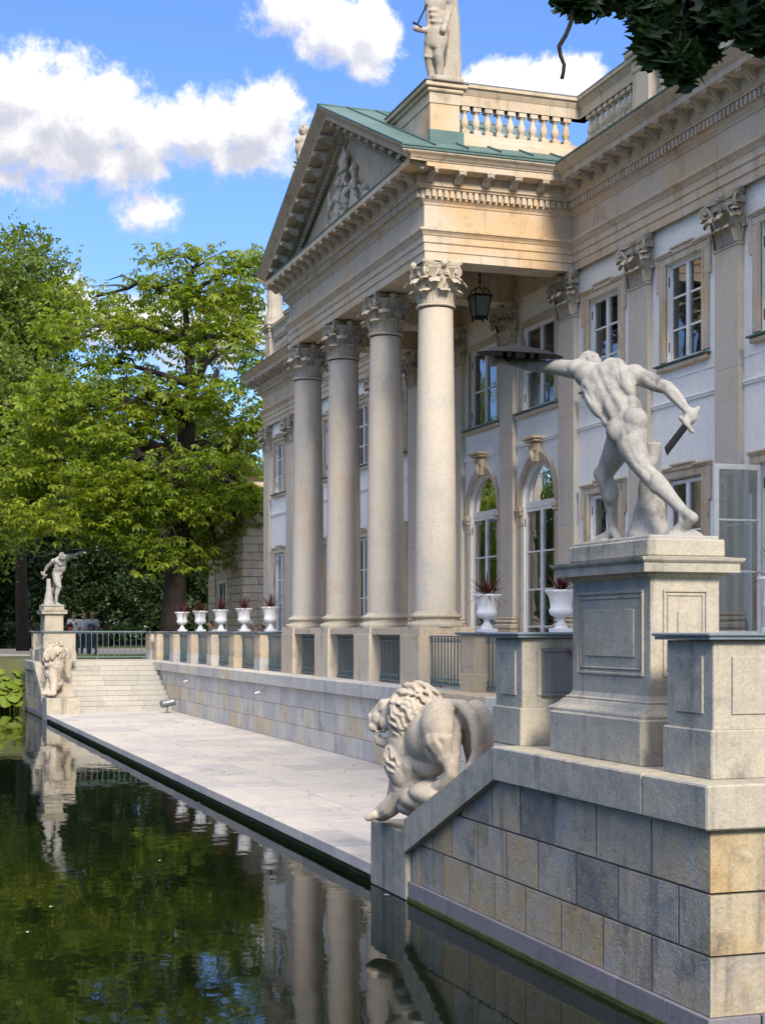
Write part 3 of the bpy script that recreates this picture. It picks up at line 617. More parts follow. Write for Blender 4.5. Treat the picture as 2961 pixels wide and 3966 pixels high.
# ---- attic blocks and balustrade
AZ0, AZ1, AZ2, AZ3 = 11.02, 11.57, 12.08, 12.48
def baluster():
    return MB().lathe([(.07,.09),(.045,.10),(.04,.115),(.055,.14),(.075,.20),(.072,.25),(.05,.33),(.036,.38),(.036,.395),(.06,.41),(.06,.42),(.04,.43)], 10)
bq = baluster(); bq.box(-.075, .075, -.075, .075, 0, .09); bq.box(-.075, .075, -.075, .075, .43, .51)
bme = bq.mesh('baluster'); bme.materials.append(M['sand'])
RAIL = [(0,AZ2),(.03,AZ2),(.03,AZ2+.20),(.04,AZ2+.21),(.07,AZ2+.27),(.075,AZ2+.30),(.10,AZ2+.31),(.10,AZ3-.02),(0,AZ3)]
def attic(path, gaps):
    bl = empty_part('roof_balustrade', pal)
    xs = lambda prof, sg: MB().sweep(prof, path, sgn=sg)
    m = MB().sweep([(-.16,AZ0-.2),(.16,AZ0-.2),(.16,AZ1-.12),(.13,AZ1-.10),(.13,AZ1),(-.13,AZ1)][1:], path)
    m.sweep([(.16,AZ0-.2),(.16,AZ1-.12),(.13,AZ1-.10),(.13,AZ1),(-.13,AZ1)], path, sgn=-1)
    m.build('base_rail', M['sand'], bl)
    r = [(-.09+.0,AZ2),(.09,AZ2),(.09,AZ2+.18),(.10,AZ2+.19),(.14,AZ2+.26),(.15,AZ2+.29),(.19,AZ2+.30),(.19,AZ3-.03),(0,AZ3-.01)]
    m = MB().sweep(r, path); m.sweep(r, path, sgn=-1); m.build('top_rail', M['sand'], bl)
    r = [(.195,AZ3-.04),(.2,AZ3-.02),(0,AZ3+.01)]; m = MB().sweep(r, path); m.sweep(r, path, sgn=-1); m.build('coping_sheet', M['slate'], bl)
    for p, q in gaps:
        p, q = Vector(p), Vector(q); L = (q-p).length; n = round(L/.228)
        for i in range(n): t = p.lerp(q, (i+.5)/n); inst('baluster', bme, bl, (t.x, t.y, AZ1))
    return bl
def empty_part(name, parent):
    o = bpy.data.objects.new(name, None); o.empty_display_size = .1; return link(o, parent)
XA = 12.58
def apier(x0, x1, y0, y1, bl, top=AZ3, z0=AZ0-.2):
    MB().box(x0, x1, y0, y1, z0, top-.36, .008).build('pier', M['sand'], bl)
    MB().box(x0-.015, x1+.015, y0-.015, y1+.015, top-.36, top-.16, .008).build('pier_neck', M['sand'], bl)
    q = MB().box(x0-.06, x1+.06, y0-.06, y1+.06, top-.16, top-.08, .02); q.box(x0-.11, x1+.11, y0-.11, y1+.11, top-.079, top, .01); q.build('pier_cap', M['sand'], bl)
    MB().box(x0-.13, x1+.13, y0-.13, y1+.13, top+.001, top+.03, .006).build('pier_sheet', M['slate'], bl)
YB0, YB1 = PY0+.12, PY1-.12
p1_, p2_ = [y for y in PIL[:5]], [y for y in PIL[9:]]
def gapsY(x, ys): return [((x, a+.33), (x, b-.33)) for a, b in zip(ys[:-1], ys[1:])]
b1 = attic([(XA, BY0+.2), (XA, YB0+.02), (10.1, YB0+.02)], gapsY(XA, p1_)+[((XA, PIL[4]+.33), (XA, YB0-.25)), ((XA-.22, YB0+.02), (10.12, YB0+.02))])
b2 = attic([(10.1, YB1-.02), (XA, YB1-.02), (XA, BY1-.2)], gapsY(XA, p2_)+[((XA, YB1+.25), (XA, PIL[9]-.33)), ((10.12, YB1-.02), (XA-.22, YB1-.02))])
for y in p1_: apier(XA-.2, XA+.2, y-.28, y+.28, b1)
for y in p2_: apier(XA-.2, XA+.2, y-.28, y+.28, b2)
apier(9.54, 10.11, 25.3, 27.35, b1, 12.42, 11.0); apier(9.54, 10.11, 2*YC-27.35, 2*YC-25.3, b2, 12.42, 11.0)
MB().box(9.50, 10.15, 25.2, 25.29, 11.0, 11.56).build('flashing', M['copper'], b1)
MB().add([(11.75,BY0,11.04),(26,BY0,11.04),(26,BY1,11.04),(11.75,BY1,11.04)], [(0,1,2,3)]).build('flat_roof', M['copper'], pal)
# ---- walls with window openings
WINS = []   # (bay centre, kind)
bays = [((a+b)/2, i) for i, (a, b) in enumerate(zip(PIL[:-1], PIL[1:]))]
wl = MB(); T = .32
def wbox(y0, y1, z0, z1): wl.box(XWALL, XWALL+T, y0, y1, z0, z1)
prev = BY0
for yc, i in bays:
    port = 5 <= i <= 7; hw = .76 if port else .575; yb = yc+.02
    wbox(prev, yb-hw, 1.5, 9.3); prev = yb+hw
    if port:
        zs = 5.13; arc = [(yb-hw*math.cos(t), zs+hw*1.09*math.sin(t)) for t in [math.pi*k/16 for k in range(17)]]
        for k in range(16):
            (ya, za), (yb2, zb) = arc[k], arc[k+1]
            wl.add([(XWALL,ya,za),(XWALL,yb2,zb),(XWALL,yb2,7.03),(XWALL,ya,7.03),(XWALL+T,ya,za),(XWALL+T,yb2,zb)], [(0,1,2,3),(0,4,5,1)])
        wbox(yb-hw, yb+hw, 8.66, 9.3)
    else:
        wbox(yb-hw, yb+hw, 5.10, 7.03); wbox(yb-hw, yb+hw, 8.62, 9.3)
    WINS.append((yb, hw, port))
wbox(prev, BY1, 1.5, 9.3)
wl.box(XWALL+.05, XB, BY0, BY0+.3, 1.5, 9.3); wl.box(XWALL+.05, XB, BY1-.3, BY1, 1.5, 9.3)
wall = wl.build('wall', M['plaster'], pal)
q = MB()
for a, b in zip(PIL[:-1], PIL[1:]):
    q.box(XWALL-.03, XWALL+.01, a+.34, b-.34, 6.305, 6.34); q.box(XWALL-.045, XWALL+.01, a+.34, b-.34, 6.34, 6.375, .006); q.box(XWALL-.012, XWALL+.01, a+.34, b-.34, 6.725, 6.745)
q.build('string_course', M['plaster'], wall)
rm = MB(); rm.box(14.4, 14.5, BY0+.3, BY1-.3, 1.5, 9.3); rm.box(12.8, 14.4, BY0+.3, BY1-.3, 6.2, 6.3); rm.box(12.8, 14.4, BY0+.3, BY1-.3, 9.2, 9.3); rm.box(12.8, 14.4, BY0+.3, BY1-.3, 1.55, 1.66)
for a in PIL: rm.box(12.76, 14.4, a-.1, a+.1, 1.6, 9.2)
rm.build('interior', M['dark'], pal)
def surround_rect(m, yb, hw, z0, z1, ears=True, sill=True):
    x = XWALL
    for s in (-1, 1):
        ya, yb2 = yb+s*hw, yb+s*(hw+.20); m.box(x-.035, x+.02, ya, yb2, z0, z1, .008); m.box(x-.05, x+.02, yb+s*(hw+.02), yb+s*(hw+.06), z0, z1)
    m.box(x-.037, x+.02, yb-hw-.2, yb+hw+.2, z1+.001, z1+.12, .008)
    if ears:
        for s in (-1, 1): m.box(x-.05, x+.02, yb+s*(hw+.195), yb+s*(hw+.27), z1-.42, z1+.16, .008)
        m.box(x-.06, x+.02, yb-hw*.55, yb+hw*.55, z1+.12, z1+.20, .006); m.box(x-.085, x+.02, yb-hw*.6, yb+hw*.6, z1+.20, z1+.235, .006)
        for s in (-1, 1): a_, b_ = sorted((yb+s*hw*.6, yb+s*(hw+.28))); m.box(x-.058, x+.02, a_, b_, z1+.12, z1+.15); m.box(x-.083, x+.02, a_, b_, z1+.15, z1+.185, .006)
HINGE = MB().tube([(0,0,0),(0,0,.16)], .012, 5).mesh('hinge'); HINGE.materials.append(M['bronze'])
def sash(win, yb, hw, z0, z1, bars, x=12.50):
    f = MB(); fw = .065
    f.box(x, x+.06, yb-hw, yb-hw+fw, z0, z1, .006); f.box(x, x+.06, yb+hw-fw, yb+hw, z0, z1, .006); f.box(x+.001, x+.06, yb-hw+fw, yb+hw-fw, z0, z0+fw, .006); f.box(x+.001, x+.06, yb-hw+fw, yb+hw-fw, z1-fw, z1, .006)
    f.box(x-.015, x+.06, yb-.045, yb+.045, z0+fw, z1-fw, .006)
    for zb in bars: f.box(x+.01, x+.05, yb-hw+fw, yb-.045, zb-.016, zb+.016); f.box(x+.01, x+.05, yb+.045, yb+hw-fw, zb-.016, zb+.016)
    g2 = x+.24
    for yy_ in (yb-hw+.05, yb-.05, yb+hw-.12): f.box(g2, g2+.05, yy_, yy_+.08, z0, z1)
    for zb in bars: f.box(g2+.01, g2+.04, yb-hw, yb+hw, zb-.05, zb-.02)
    f.build('frame', M['white'], win)
    for s in (-1, 1):
        for z_ in (z0+.2, z1-.35): inst('hinge', HINGE, win, (x-.02, yb+s*(hw+.005), z_))
    zz = [z0+fw]+list(bars)+[z1-fw]
    for a, b in zip(zz[:-1], zz[1:]):
        for s in (-1, 1):
            y0_, y1_ = sorted((yb+s*.045, yb+s*(hw-fw))); tilt = rr.uniform(-.004, .004)
            MB().add([(x+.03+tilt, y0_, a), (x+.03-tilt, y1_, a), (x+.03-tilt, y1_, b), (x+.03+tilt, y0_, b)], [(0,3,2,1)]).build('pane', M['glass'], win)
CARVE = M['sand']
for idx, (yb, hw, port) in enumerate(WINS):
    up_ = MB(); z1 = 8.66 if port else 8.62
    if port:
        for s in (-1, 1): up_.box(XWALL-.03, XWALL+.02, yb+s*hw, yb+s*(hw+.13), 7.03, z1+.12, .006)
        up_.box(XWALL-.031, XWALL+.02, yb-hw, yb+hw, z1, z1+.12, .006)
    else: surround_rect(up_, yb, hw, 7.03, z1)
    wn = up_.build('window', M['sand'], pal)
    MB().box(XWALL-.09, XWALL+.03, yb-hw-.2, yb+hw+.2, 6.87, 6.955, .02).build('sill', M['sand'], wn)
    MB().box(XWALL-.125, XWALL+.04, yb-hw-.235, yb+hw+.235, 6.956, 6.985, .006).build('sill_sheet', M['copper'], wn)
    sash(wn, yb, hw, 7.0, z1, [7.78] if port else [7.54, 8.07])
    lo = MB()
    if port:
        zs, rx, rz_ = 5.13, hw, hw*1.09
        ar = [math.pi*k/24 for k in range(25)]; prof = [(0,.0),(0,.03),(.05,.03),(.05,.045),(.12,.045),(.13,.06),(.165,.06),(.165,0)]
        v = []; k = len(prof)
        for t in ar: v += [(XWALL-d, yb-(rx+o)*math.cos(t), zs+(rz_+o)*math.sin(t)) for o, d in prof]
        lo.add(v, [(i*k+j, i*k+j+1, (i+1)*k+j+1, (i+1)*k+j) for i in range(24) for j in range(k-1)])
        for s in (-1, 1):
            a_, b_ = sorted((yb+s*hw, yb+s*(hw+.16))); lo.box(XWALL-.03, XWALL+.02, a_, b_, ZU, 4.93, .006); lo.box(XWALL-.065, XWALL+.02, a_-.02, b_+.02, 4.93, 5.0, .01); lo.box(XWALL-.09, XWALL+.02, a_-.035, b_+.035, 5.0, 5.12, .02); lo.box(XWALL-.045, XWALL+.02, a_, b_, 4.72, 4.75)
        d = lo.build('arched_door', M['sand'], pal)
        ky = MB(); yk = yb
        ky.prism([(yk-.10,5.93),(yk+.10,5.93),(yk+.16,6.30),(yk-.16,6.30)], 'x', XWALL-.12, XWALL); ky.box(XWALL-.2, XWALL+.02, yk-.24, yk+.24, 6.31, 6.36, .008); ky.box(XWALL-.25, XWALL+.02, yk-.29, yk+.29, 6.36, 6.41, .01)
        for s in (-1, 1): ky.tube([(XWALL-.13, yk+s*(.08+.05*math.cos(t)), 6.2+.06*math.sin(t)) for t in [j*.7 for j in range(10)]], .025, 6)
        ky.tube([(XWALL-.13, yk, 6.15), (XWALL-.14, yk, 6.02), (XWALL-.1, yk, 5.88)], [.06, .05, .02], 8); ky.build('keystone', M['sand'], d)
        sash(d, yb, hw, 1.70, 5.06, [2.72, 3.45, 4.2])
        fl = MB(); inr = [(yb-(hw-.07)*math.cos(t), zs+.06+(rz_-.14)*math.sin(t)) for t in ar]; otr = [(yb-hw*math.cos(t), zs+rz_*math.sin(t)) for t in ar]
        for j in range(24): fl.add([(12.5, *otr[j]), (12.5, *otr[j+1]), (12.5, *inr[j+1]), (12.5, *inr[j]), (12.56, *inr[j]), (12.56, *inr[j+1])], [(0,3,2,1),(3,4,5,2)])
        fl.box(12.495, 12.57, yb-hw, yb+hw, 5.062, 5.19, .01); fl.build('fanlight_frame', M['white'], d)
        MB().add([(12.53, *p_) for p_ in inr], [tuple(range(24, -1, -1))]).build('pane', M['glass'], d)
        cu = MB()
        for k2 in range(14): a_ = yb-.7+k2*.05; cu.add([(12.95+.02*(k2 % 2), a_, 1.7), (12.95+.02*((k2+1) % 2), a_+.05, 1.7), (12.95+.02*((k2+1) % 2), a_+.05, 5.9), (12.95+.02*(k2 % 2), a_, 5.9)], [(0,1,2,3)])
        cu.build('curtain', M['cream'], d)
    else:
        surround_rect(lo, yb, hw, ZU, 5.10); d = lo.build('french_window', M['sand'], pal)
        sash(d, yb, hw, 1.70, 5.08, [2.62, 3.5, 4.25])
        cu = MB()
        for k2 in range(18): a_ = yb-.5+k2*.05; cu.add([(13.1+.02*(k2 % 2), a_, 1.7), (13.1+.02*((k2+1) % 2), a_+.05, 1.7), (13.1+.02*((k2+1) % 2), a_+.05, 5.0), (13.1+.02*(k2 % 2), a_, 5.0)], [(0,1,2,3)])
        cu.build('blind', M['white'], d)
        if idx == 2:     # the casement that stands open
            c = empty_part('open_casement', d); y0_ = 19.06; x0_ = 12.42; L = .78; f = MB()
            yh = yb+hw
            def bx2(a0, a1, z0, z1): f.box(x0_-a1, x0_-a0, yh-.03, yh+.02, z0, z1, .004)
            bx2(0, .06, 1.75, 5.06); bx2(L-.07, L, 1.75, 5.06); bx2(.06, L-.07, 1.75, 1.83); bx2(.06, L-.07, 4.98, 5.06)
            for zb in (2.62, 3.5, 4.25): bx2(.06, L-.07, zb-.014, zb+.014)
            f.build('casement_frame', M['white'], d)
            MB().add([(x0_-.06, yh, 1.83), (x0_-L+.07, yh, 1.83), (x0_-L+.07, yh, 4.98), (x0_-.06, yh, 4.98)], [(0,1,2,3)]).build('pane', M['glass'], d)
            bpy.data.objects.remove(c)
# ---- acanthus leaf and capitals
def acanthus(m, base, out, side, h, w, reach, curl=1.0, seg=9, ac=6):
    base, out, side = Vector(base), unit(out), unit(side); up_ = Vector((0, 0, 1)); v = []
    for i in range(seg+1):
        t = i/seg
        if t < .72: o = reach*.30*(t/.72)**2; z = h*t/.72*.92
        else:
            a = (t-.72)/.28*math.pi*.95*curl; o = reach*(.30+.42*(1-math.cos(a))*.8+.0); z = h*(.92+.10*math.sin(a))-h*.10*max(0, a-1.6)
        ww = w*(.62+.38*math.sin(min(1, t*1.25)*math.pi*.5))*(1 if t < .8 else (1-(t-.8)*1.6))
        for k in range(ac+1):
            c = k/ac*2-1; sc = 1+(.10*math.cos(k*math.pi) if t > .15 else 0)
            v.append(base+out*(o+.012*(1-abs(c))-.01*c*c+(.016 if k % 2 == 0 else -.010))+side*(c*ww*.5*sc)+up_*(z-(.03*h*abs(c) if t > .8 else 0)))
    n = ac+1; m.add(v, [(i*n+k, i*n+k+1, (i+1)*n+k+1, (i+1)*n+k) for i in range(seg) for k in range(ac)], True)
def volute(m, c, out, up_, r, w, turns=1.6):
    c, out, up_ = Vector(c), unit(out), unit(up_); side = out.cross(up_); pts = []; rad = []; n = 26
    for i in range(n):
        t = i/(n-1); a = math.pi*.5-t*turns*2*math.pi; rr_ = r*(1-.80*t); pts.append(c+out*(rr_*math.cos(a))+up_*(rr_*math.sin(a)))
        rad.append(r*.24*(1-.45*t))
    m.tube(pts, rad, 6, True, True, w/(r*.24)*.5)
    m.tube([c-side*w*.62, c+side*w*.62], r*.28, 8)
def col_capital():
    m = MB(); r0, H = .315, .80
    m.lathe([(r0,0),(r0*1.12,.005),(r0*1.15,.025),(r0*1.12,.045),(r0*.99,.05),(r0*.98,.3),(r0*1.04,.5),(r0*1.2,.66),(r0*1.34,.69),(r0*1.3,.70)], 28)
    for row, (h, n_, ph, re) in enumerate(((.24, 8, 0, .19), (.42, 8, math.pi/8, .25))):
        for k in range(n_):
            a = 2*math.pi*k/n_+ph; o = Vector((math.cos(a), math.sin(a), 0)); acanthus(m, o*(r0*.985)+Vector((0, 0, .055)), o, Vector((-o.y, o.x, 0)), h, .235, re)
    for k in range(4):
        a = math.pi/4+k*math.pi/2; o = Vector((math.cos(a), math.sin(a), 0)); s_ = Vector((-o.y, o.x, 0))
        volute(m, o*(r0*1.32)+Vector((0, 0, .60)), o, (0, 0, 1), .085, .075)
        m.tube([o*(r0*1.02)+Vector((0, 0, .42)), o*(r0*1.1)+Vector((0, 0, .56)), o*(r0*1.3)+Vector((0, 0, .68))], [.03, .035, .03], 6)
        acanthus(m, o*(r0*.99)+Vector((0, 0, .30)), o, s_, .22, .16, .19)
        a2 = k*math.pi/2; o2 = Vector((math.cos(a2), math.sin(a2), 0)); s2 = Vector((-o2.y, o2.x, 0))
        for s in (-1, 1):
            volute(m, o2*(r0*1.16)+s2*(s*.075)+Vector((0, 0, .595)), s2*(-s), (0, 0, 1), .05, .04, 1.4)
            m.tube([o2*(r0*1.02)+s2*(s*.14)+Vector((0, 0, .40)), o2*(r0*1.1)+s2*(s*.13)+Vector((0, 0, .54)), o2*(r0*1.16)+s2*(s*.08)+Vector((0, 0, .65))], .02, 5)
        m.ell(o2*(r0*1.36)+Vector((0, 0, .745)), (.06, .06, .065)); 
        for j in range(6): m.ell(o2*(r0*1.40)+s2*(.045*math.cos(j*1.05))+Vector((0, 0, .745+.045*math.sin(j*1.05))), .026, seg=6, rings=5)
    R_ = r0*1.72; ab = []                                                                  # concave abacus
    for k in range(4):
        a = -math.pi*.75+k*math.pi/2; c0 = Vector((math.cos(a), math.sin(a)))*R_; c1 = Vector((math.cos(a+math.pi/2), math.sin(a+math.pi/2)))*R_
        dv = (c1-c0).normalized(); c0 = c0+dv*.035; c1 = c1-dv*.035; nn = Vector((dv.y, -dv.x))
        for j in range(9): t = j/8; p_ = c0.lerp(c1, t)-nn*(.10*math.sin(math.pi*t)); ab.append((p_.x, p_.y))
    for sc, z0, z1 in ((.93,.70,.735),(.97,.736,.76),(1.0,.761,.80)): m.prism([(x*sc, y*sc) for x, y in ab], 'z', z0, z1)
    return m
cme = col_capital().mesh('capital'); cme.materials.append(M['carve'])
def pil_capital():      # front faces -x, local origin on the pilaster face centre, width .68
    m = MB(); w2 = .335
    m.prism([(.1,-w2),(0,-w2),(0,w2),(.1,w2)], 'z', 0, .60); m.box(-.02, .1, -w2-.025, w2+.025, 0, .045, .012)
    m.prism([(.1,-w2-.06),(-.06,-w2-.06),(-.06,w2+.06),(.1,w2+.06)], 'z', .60, .70)
    F_, S_ = Vector((-1, 0, 0)), Vector((0, 1, 0))
    for y_ in (-.225, 0, .225): acanthus(m, (0, y_, .055), F_, S_, .24, .23, .18)
    for y_ in (-.12, .12): acanthus(m, (-.01, y_, .055), F_, S_, .42, .22, .24)
    for s in (-1, 1):
        D_ = Vector((-1, s, 0)).normalized(); acanthus(m, (0, s*w2*.97, .055), D_, Vector((D_.y, -D_.x, 0)), .42, .2, .17); acanthus(m, (.05, s*w2, .055), (0, s, 0), (1, 0, 0), .24, .14, .11)
        volute(m, (-.10, s*(w2+.09), .60), D_, (0, 0, 1), .085, .07); acanthus(m, (-.02, s*w2, .30), D_, Vector((D_.y, -D_.x, 0)), .22, .15, .19)
        m.tube([(0, s*.27, .42), (-.05, s*.32, .56), (-.1, s*.4, .68)], [.03, .035, .03], 6)
        volute(m, (-.06, s*.075, .595), (0, -s, 0), (0, 0, 1), .05, .04, 1.4); m.tube([(-.01, s*.15, .40), (-.04, s*.13, .54), (-.06, s*.08, .65)], .02, 5)
    m.ell((-.11, 0, .745), (.06, .07, .065))
    for j in range(6): m.ell((-.15, .045*math.cos(j*1.05), .745+.045*math.sin(j*1.05)), .026, seg=6, rings=5)
    ab = [(.1, -w2-.06), (.0, -w2-.12), (-.09, -w2-.17), (-.14, -w2-.12)]+[(-.14+.06*math.sin(math.pi*t), -w2-.1+(2*w2+.2)*t) for t in [j/8 for j in range(1, 8)]]+[(-.14, w2+.12), (-.09, w2+.17), (0, w2+.12), (.1, w2+.06)]
    for sc, z0, z1 in ((.93,.70,.735),(.97,.736,.76),(1.0,.761,.80)): m.prism([(x*sc, y*sc) for x, y in ab], 'z', z0, z1)
    return m
pme = pil_capital().mesh('capital'); pme.materials.append(M['carve'])
# ---- columns
XC = 9.75
bb = MB().lathe([(.0,0),(.50,0),(.51,.02),(.515,.05),(.505,.085),(.47,.10),(.44,.11),(.42,.14),(.42,.16),(.44,.175),(.465,.185),(.475,.21),(.46,.24),(.42,.25),(.395,.26),(.385,.28),(.372,.30),(0,.30)], 40)
cbase = bb.mesh('base'); cbase.materials.append(M['carve'])
def rad(z): t = (z-2.98)/(8.44-2.98); return .372-.062*max(0, t-.08)**1.5/.92**1.5
cuts_all = [[2.985,4.55,6.3,8.42],[2.985,4.95,6.75,8.42],[2.985,4.95,6.65,8.42],[2.985,4.3,6.05,8.42]]
for i, yc in enumerate(PIL[5:9]):
    c = empty_part('column', pal)
    inst('base', cbase, c, (XC, yc, 2.69)); inst('capital', cme, c, (XC, yc, 8.44))
    for a, b in zip(cuts_all[i][:-1], cuts_all[i][1:]):
        n = 8; zs = [a+.003, a+.012]+[a+.03+(b-a-.06)*k/n for k in range(n+1)]+[b-.012, b-.003]; pr_ = [(rad(a)-.0025, a)]+[(rad(z), z) for z in zs]+[(rad(b)-.0025, b)]
        MB().lathe(pr_, 48, (XC, yc, 0)).build('drum', M['shaft'], c)
for i, yc in enumerate(PIL):
    c = empty_part('pilaster', pal)
    for z0, z1 in ((2.92,4.6),(4.6,6.6),(6.6,8.42)): MB().box(XP, XWALL+.02, yc-.335, yc+.335, z0+.001, z1-.001, .004).build('shaft_block', M['shaft'], c)
    inst('capital', pme, c, (XP, yc, 8.41), sc=(1, 1, 1.035))
    q = MB().box(XP-.02, XWALL+.02, yc-.36, yc+.36, 2.86, 2.92, .02); q.box(XP-.06, XWALL+.02, yc-.40, yc+.40, 2.78, 2.855, .03); q.box(XP-.08, XWALL+.02, yc-.43, yc+.43, 2.66, 2.775, .03); q.box(XP-.085, XWALL+.02, yc-.435, yc+.435, ZU-.03, 2.655, .01)
    q.build('base', M['sand'], c)
# ---- portico ceiling and beams
q = MB(); q.add([(XF,PY0,9.26),(XF,PY1,9.26),(XF+.64,PY1,9.26),(XF+.64,PY0,9.26)], [(0,1,2,3)])
q.add([(XF+.64,PY0+.64,9.26),(XF+.64,PY1-.64,9.26),(XF+.64,PY1-.64,9.95),(XF+.64,PY0+.64,9.95)], [(0,1,2,3)])
for a, b in ((PY0, PY0+.64), (PY1-.64, PY1)): q.add([(XF+.64,a,9.26),(XF+.64,b,9.26),(XP+.1,b,9.26),(XP+.1,a,9.26)], [(0,1,2,3)])
for yy_ in (PY0+.64, PY1-.64): q.add([(XF+.64,yy_,9.26),(XP+.1,yy_,9.26),(XP+.1,yy_,9.95),(XF+.64,yy_,9.95)], [(0,1,2,3)])
for yc in PIL[6:8]: q.box(XF+.64, XP, yc-.3, yc+.3, 9.24, 9.96, .01)
q.box(XP, XWALL+.02, PY0+.3, PY1-.3, 9.24, 9.96)
q.add([(XF,PY0,9.955),(XP+.1,PY0,9.955),(XP+.1,PY1,9.955),(XF,PY1,9.955)], [(0,1,2,3)])
q.build('portico_ceiling', M['sand'], pal)
# the entablature needs a body between frieze and roof
MB().box(XF+.05, XP+.2, PY0+.05, PY1-.05, 9.96, 10.9).build('portico_core', M['sand'], pal)
# ---- far service building behind the palace
fb = empty('service_building', 'beige rusticated building behind the far end of the palace', 'building')
SBY = 55.2; MB().box(13.4, 26, SBY, 61.2, 1.5, 8.2).build('wall', M['sand'], fb)
z = 1.6; r_ = 0
while z < 5.9:
    x = 13.39-.4*(r_ % 2)
    while x < 19: MB().box(max(x, 13.36)+.008, min(x+.95, 19)-.008, SBY-.05, SBY+.1, z+.01, z+.29, .015).build('rustic_block', M['sand'], fb); x += .95
    y = SBY-.03
    while y < 61.1:
        if not (57.6 < y+.5 < 59.6 and z < 4.8): MB().box(13.35, 13.5, y+.008, min(y+.95, 61.2)-.008, z+.01, z+.29, .015).build('rustic_block', M['sand'], fb)
        y += .95
    z += .305; r_ += 1
PTH = [(26, SBY-.03), (13.36, SBY-.03), (13.36, 61.2)]
MB().sweep([(0,6.0),(.06,6.02),(.10,6.10),(.10,6.16),(0,6.18)], PTH, sgn=-1).build('string_course', M['sand'], fb)
MB().sweep([(0,8.0),(.1,8.05),(.3,8.2),(.3,8.35),(0,8.4)], PTH, sgn=-1).build('cornice', M['sand'], fb)
q = MB(); x = 13.37
q.box(x-.04, x+.1, 57.9, 58.0, 2.0, 4.6); q.box(x-.04, x+.1, 59.1, 59.2, 2.0, 4.6); q.box(x-.04, x+.1, 58.0, 59.1, 4.5, 4.6); q.box(x-.02, x+.06, 58.52, 58.58, 2.0, 4.5); q.box(x-.02, x+.06, 58.0, 59.1, 3.35, 3.4)
wq = q.build('window', M['white'], fb); MB().add([(x,58.0,2.0),(x,59.1,2.0),(x,59.1,4.5),(x,58.0,4.5)], [(0,3,2,1)]).build('pane', M['glass'], wq)
# ================================================================ statues, lions, urns, lantern, people
def cc(m, *seq):      # chain of (point, radius)
    for (a, ra), (b, rb_) in zip(seq[:-1], seq[1:]): m.cap(a, ra, b, rb_)
def groove(me, lines):      # chisel lines into a remeshed body: (points, sigma, depth)
    n = len(me.vertices); co = np.empty(n*3, np.float32); me.vertices.foreach_get('co', co); co = co.reshape(-1, 3).astype(np.float64)
    no = np.empty(n*3, np.float32); me.vertices.foreach_get('normal', no); no = no.reshape(-1, 3); add = np.zeros(n)
    for pts, sig, dep in lines:
        best = np.full(n, 1e9)
        for a, b in zip(pts[:-1], pts[1:]):
            a, b = np.array(a), np.array(b); ab = b-a; t = np.clip(((co-a)@ab)/max(ab@ab, 1e-9), 0, 1); best = np.minimum(best, ((co-a-t[:,None]*ab)**2).sum(1))
        add += dep*np.exp(-best/(2*sig*sig))
    co -= no*add[:,None]; me.vertices.foreach_set('co', co.astype(np.float32).ravel()); me.update()
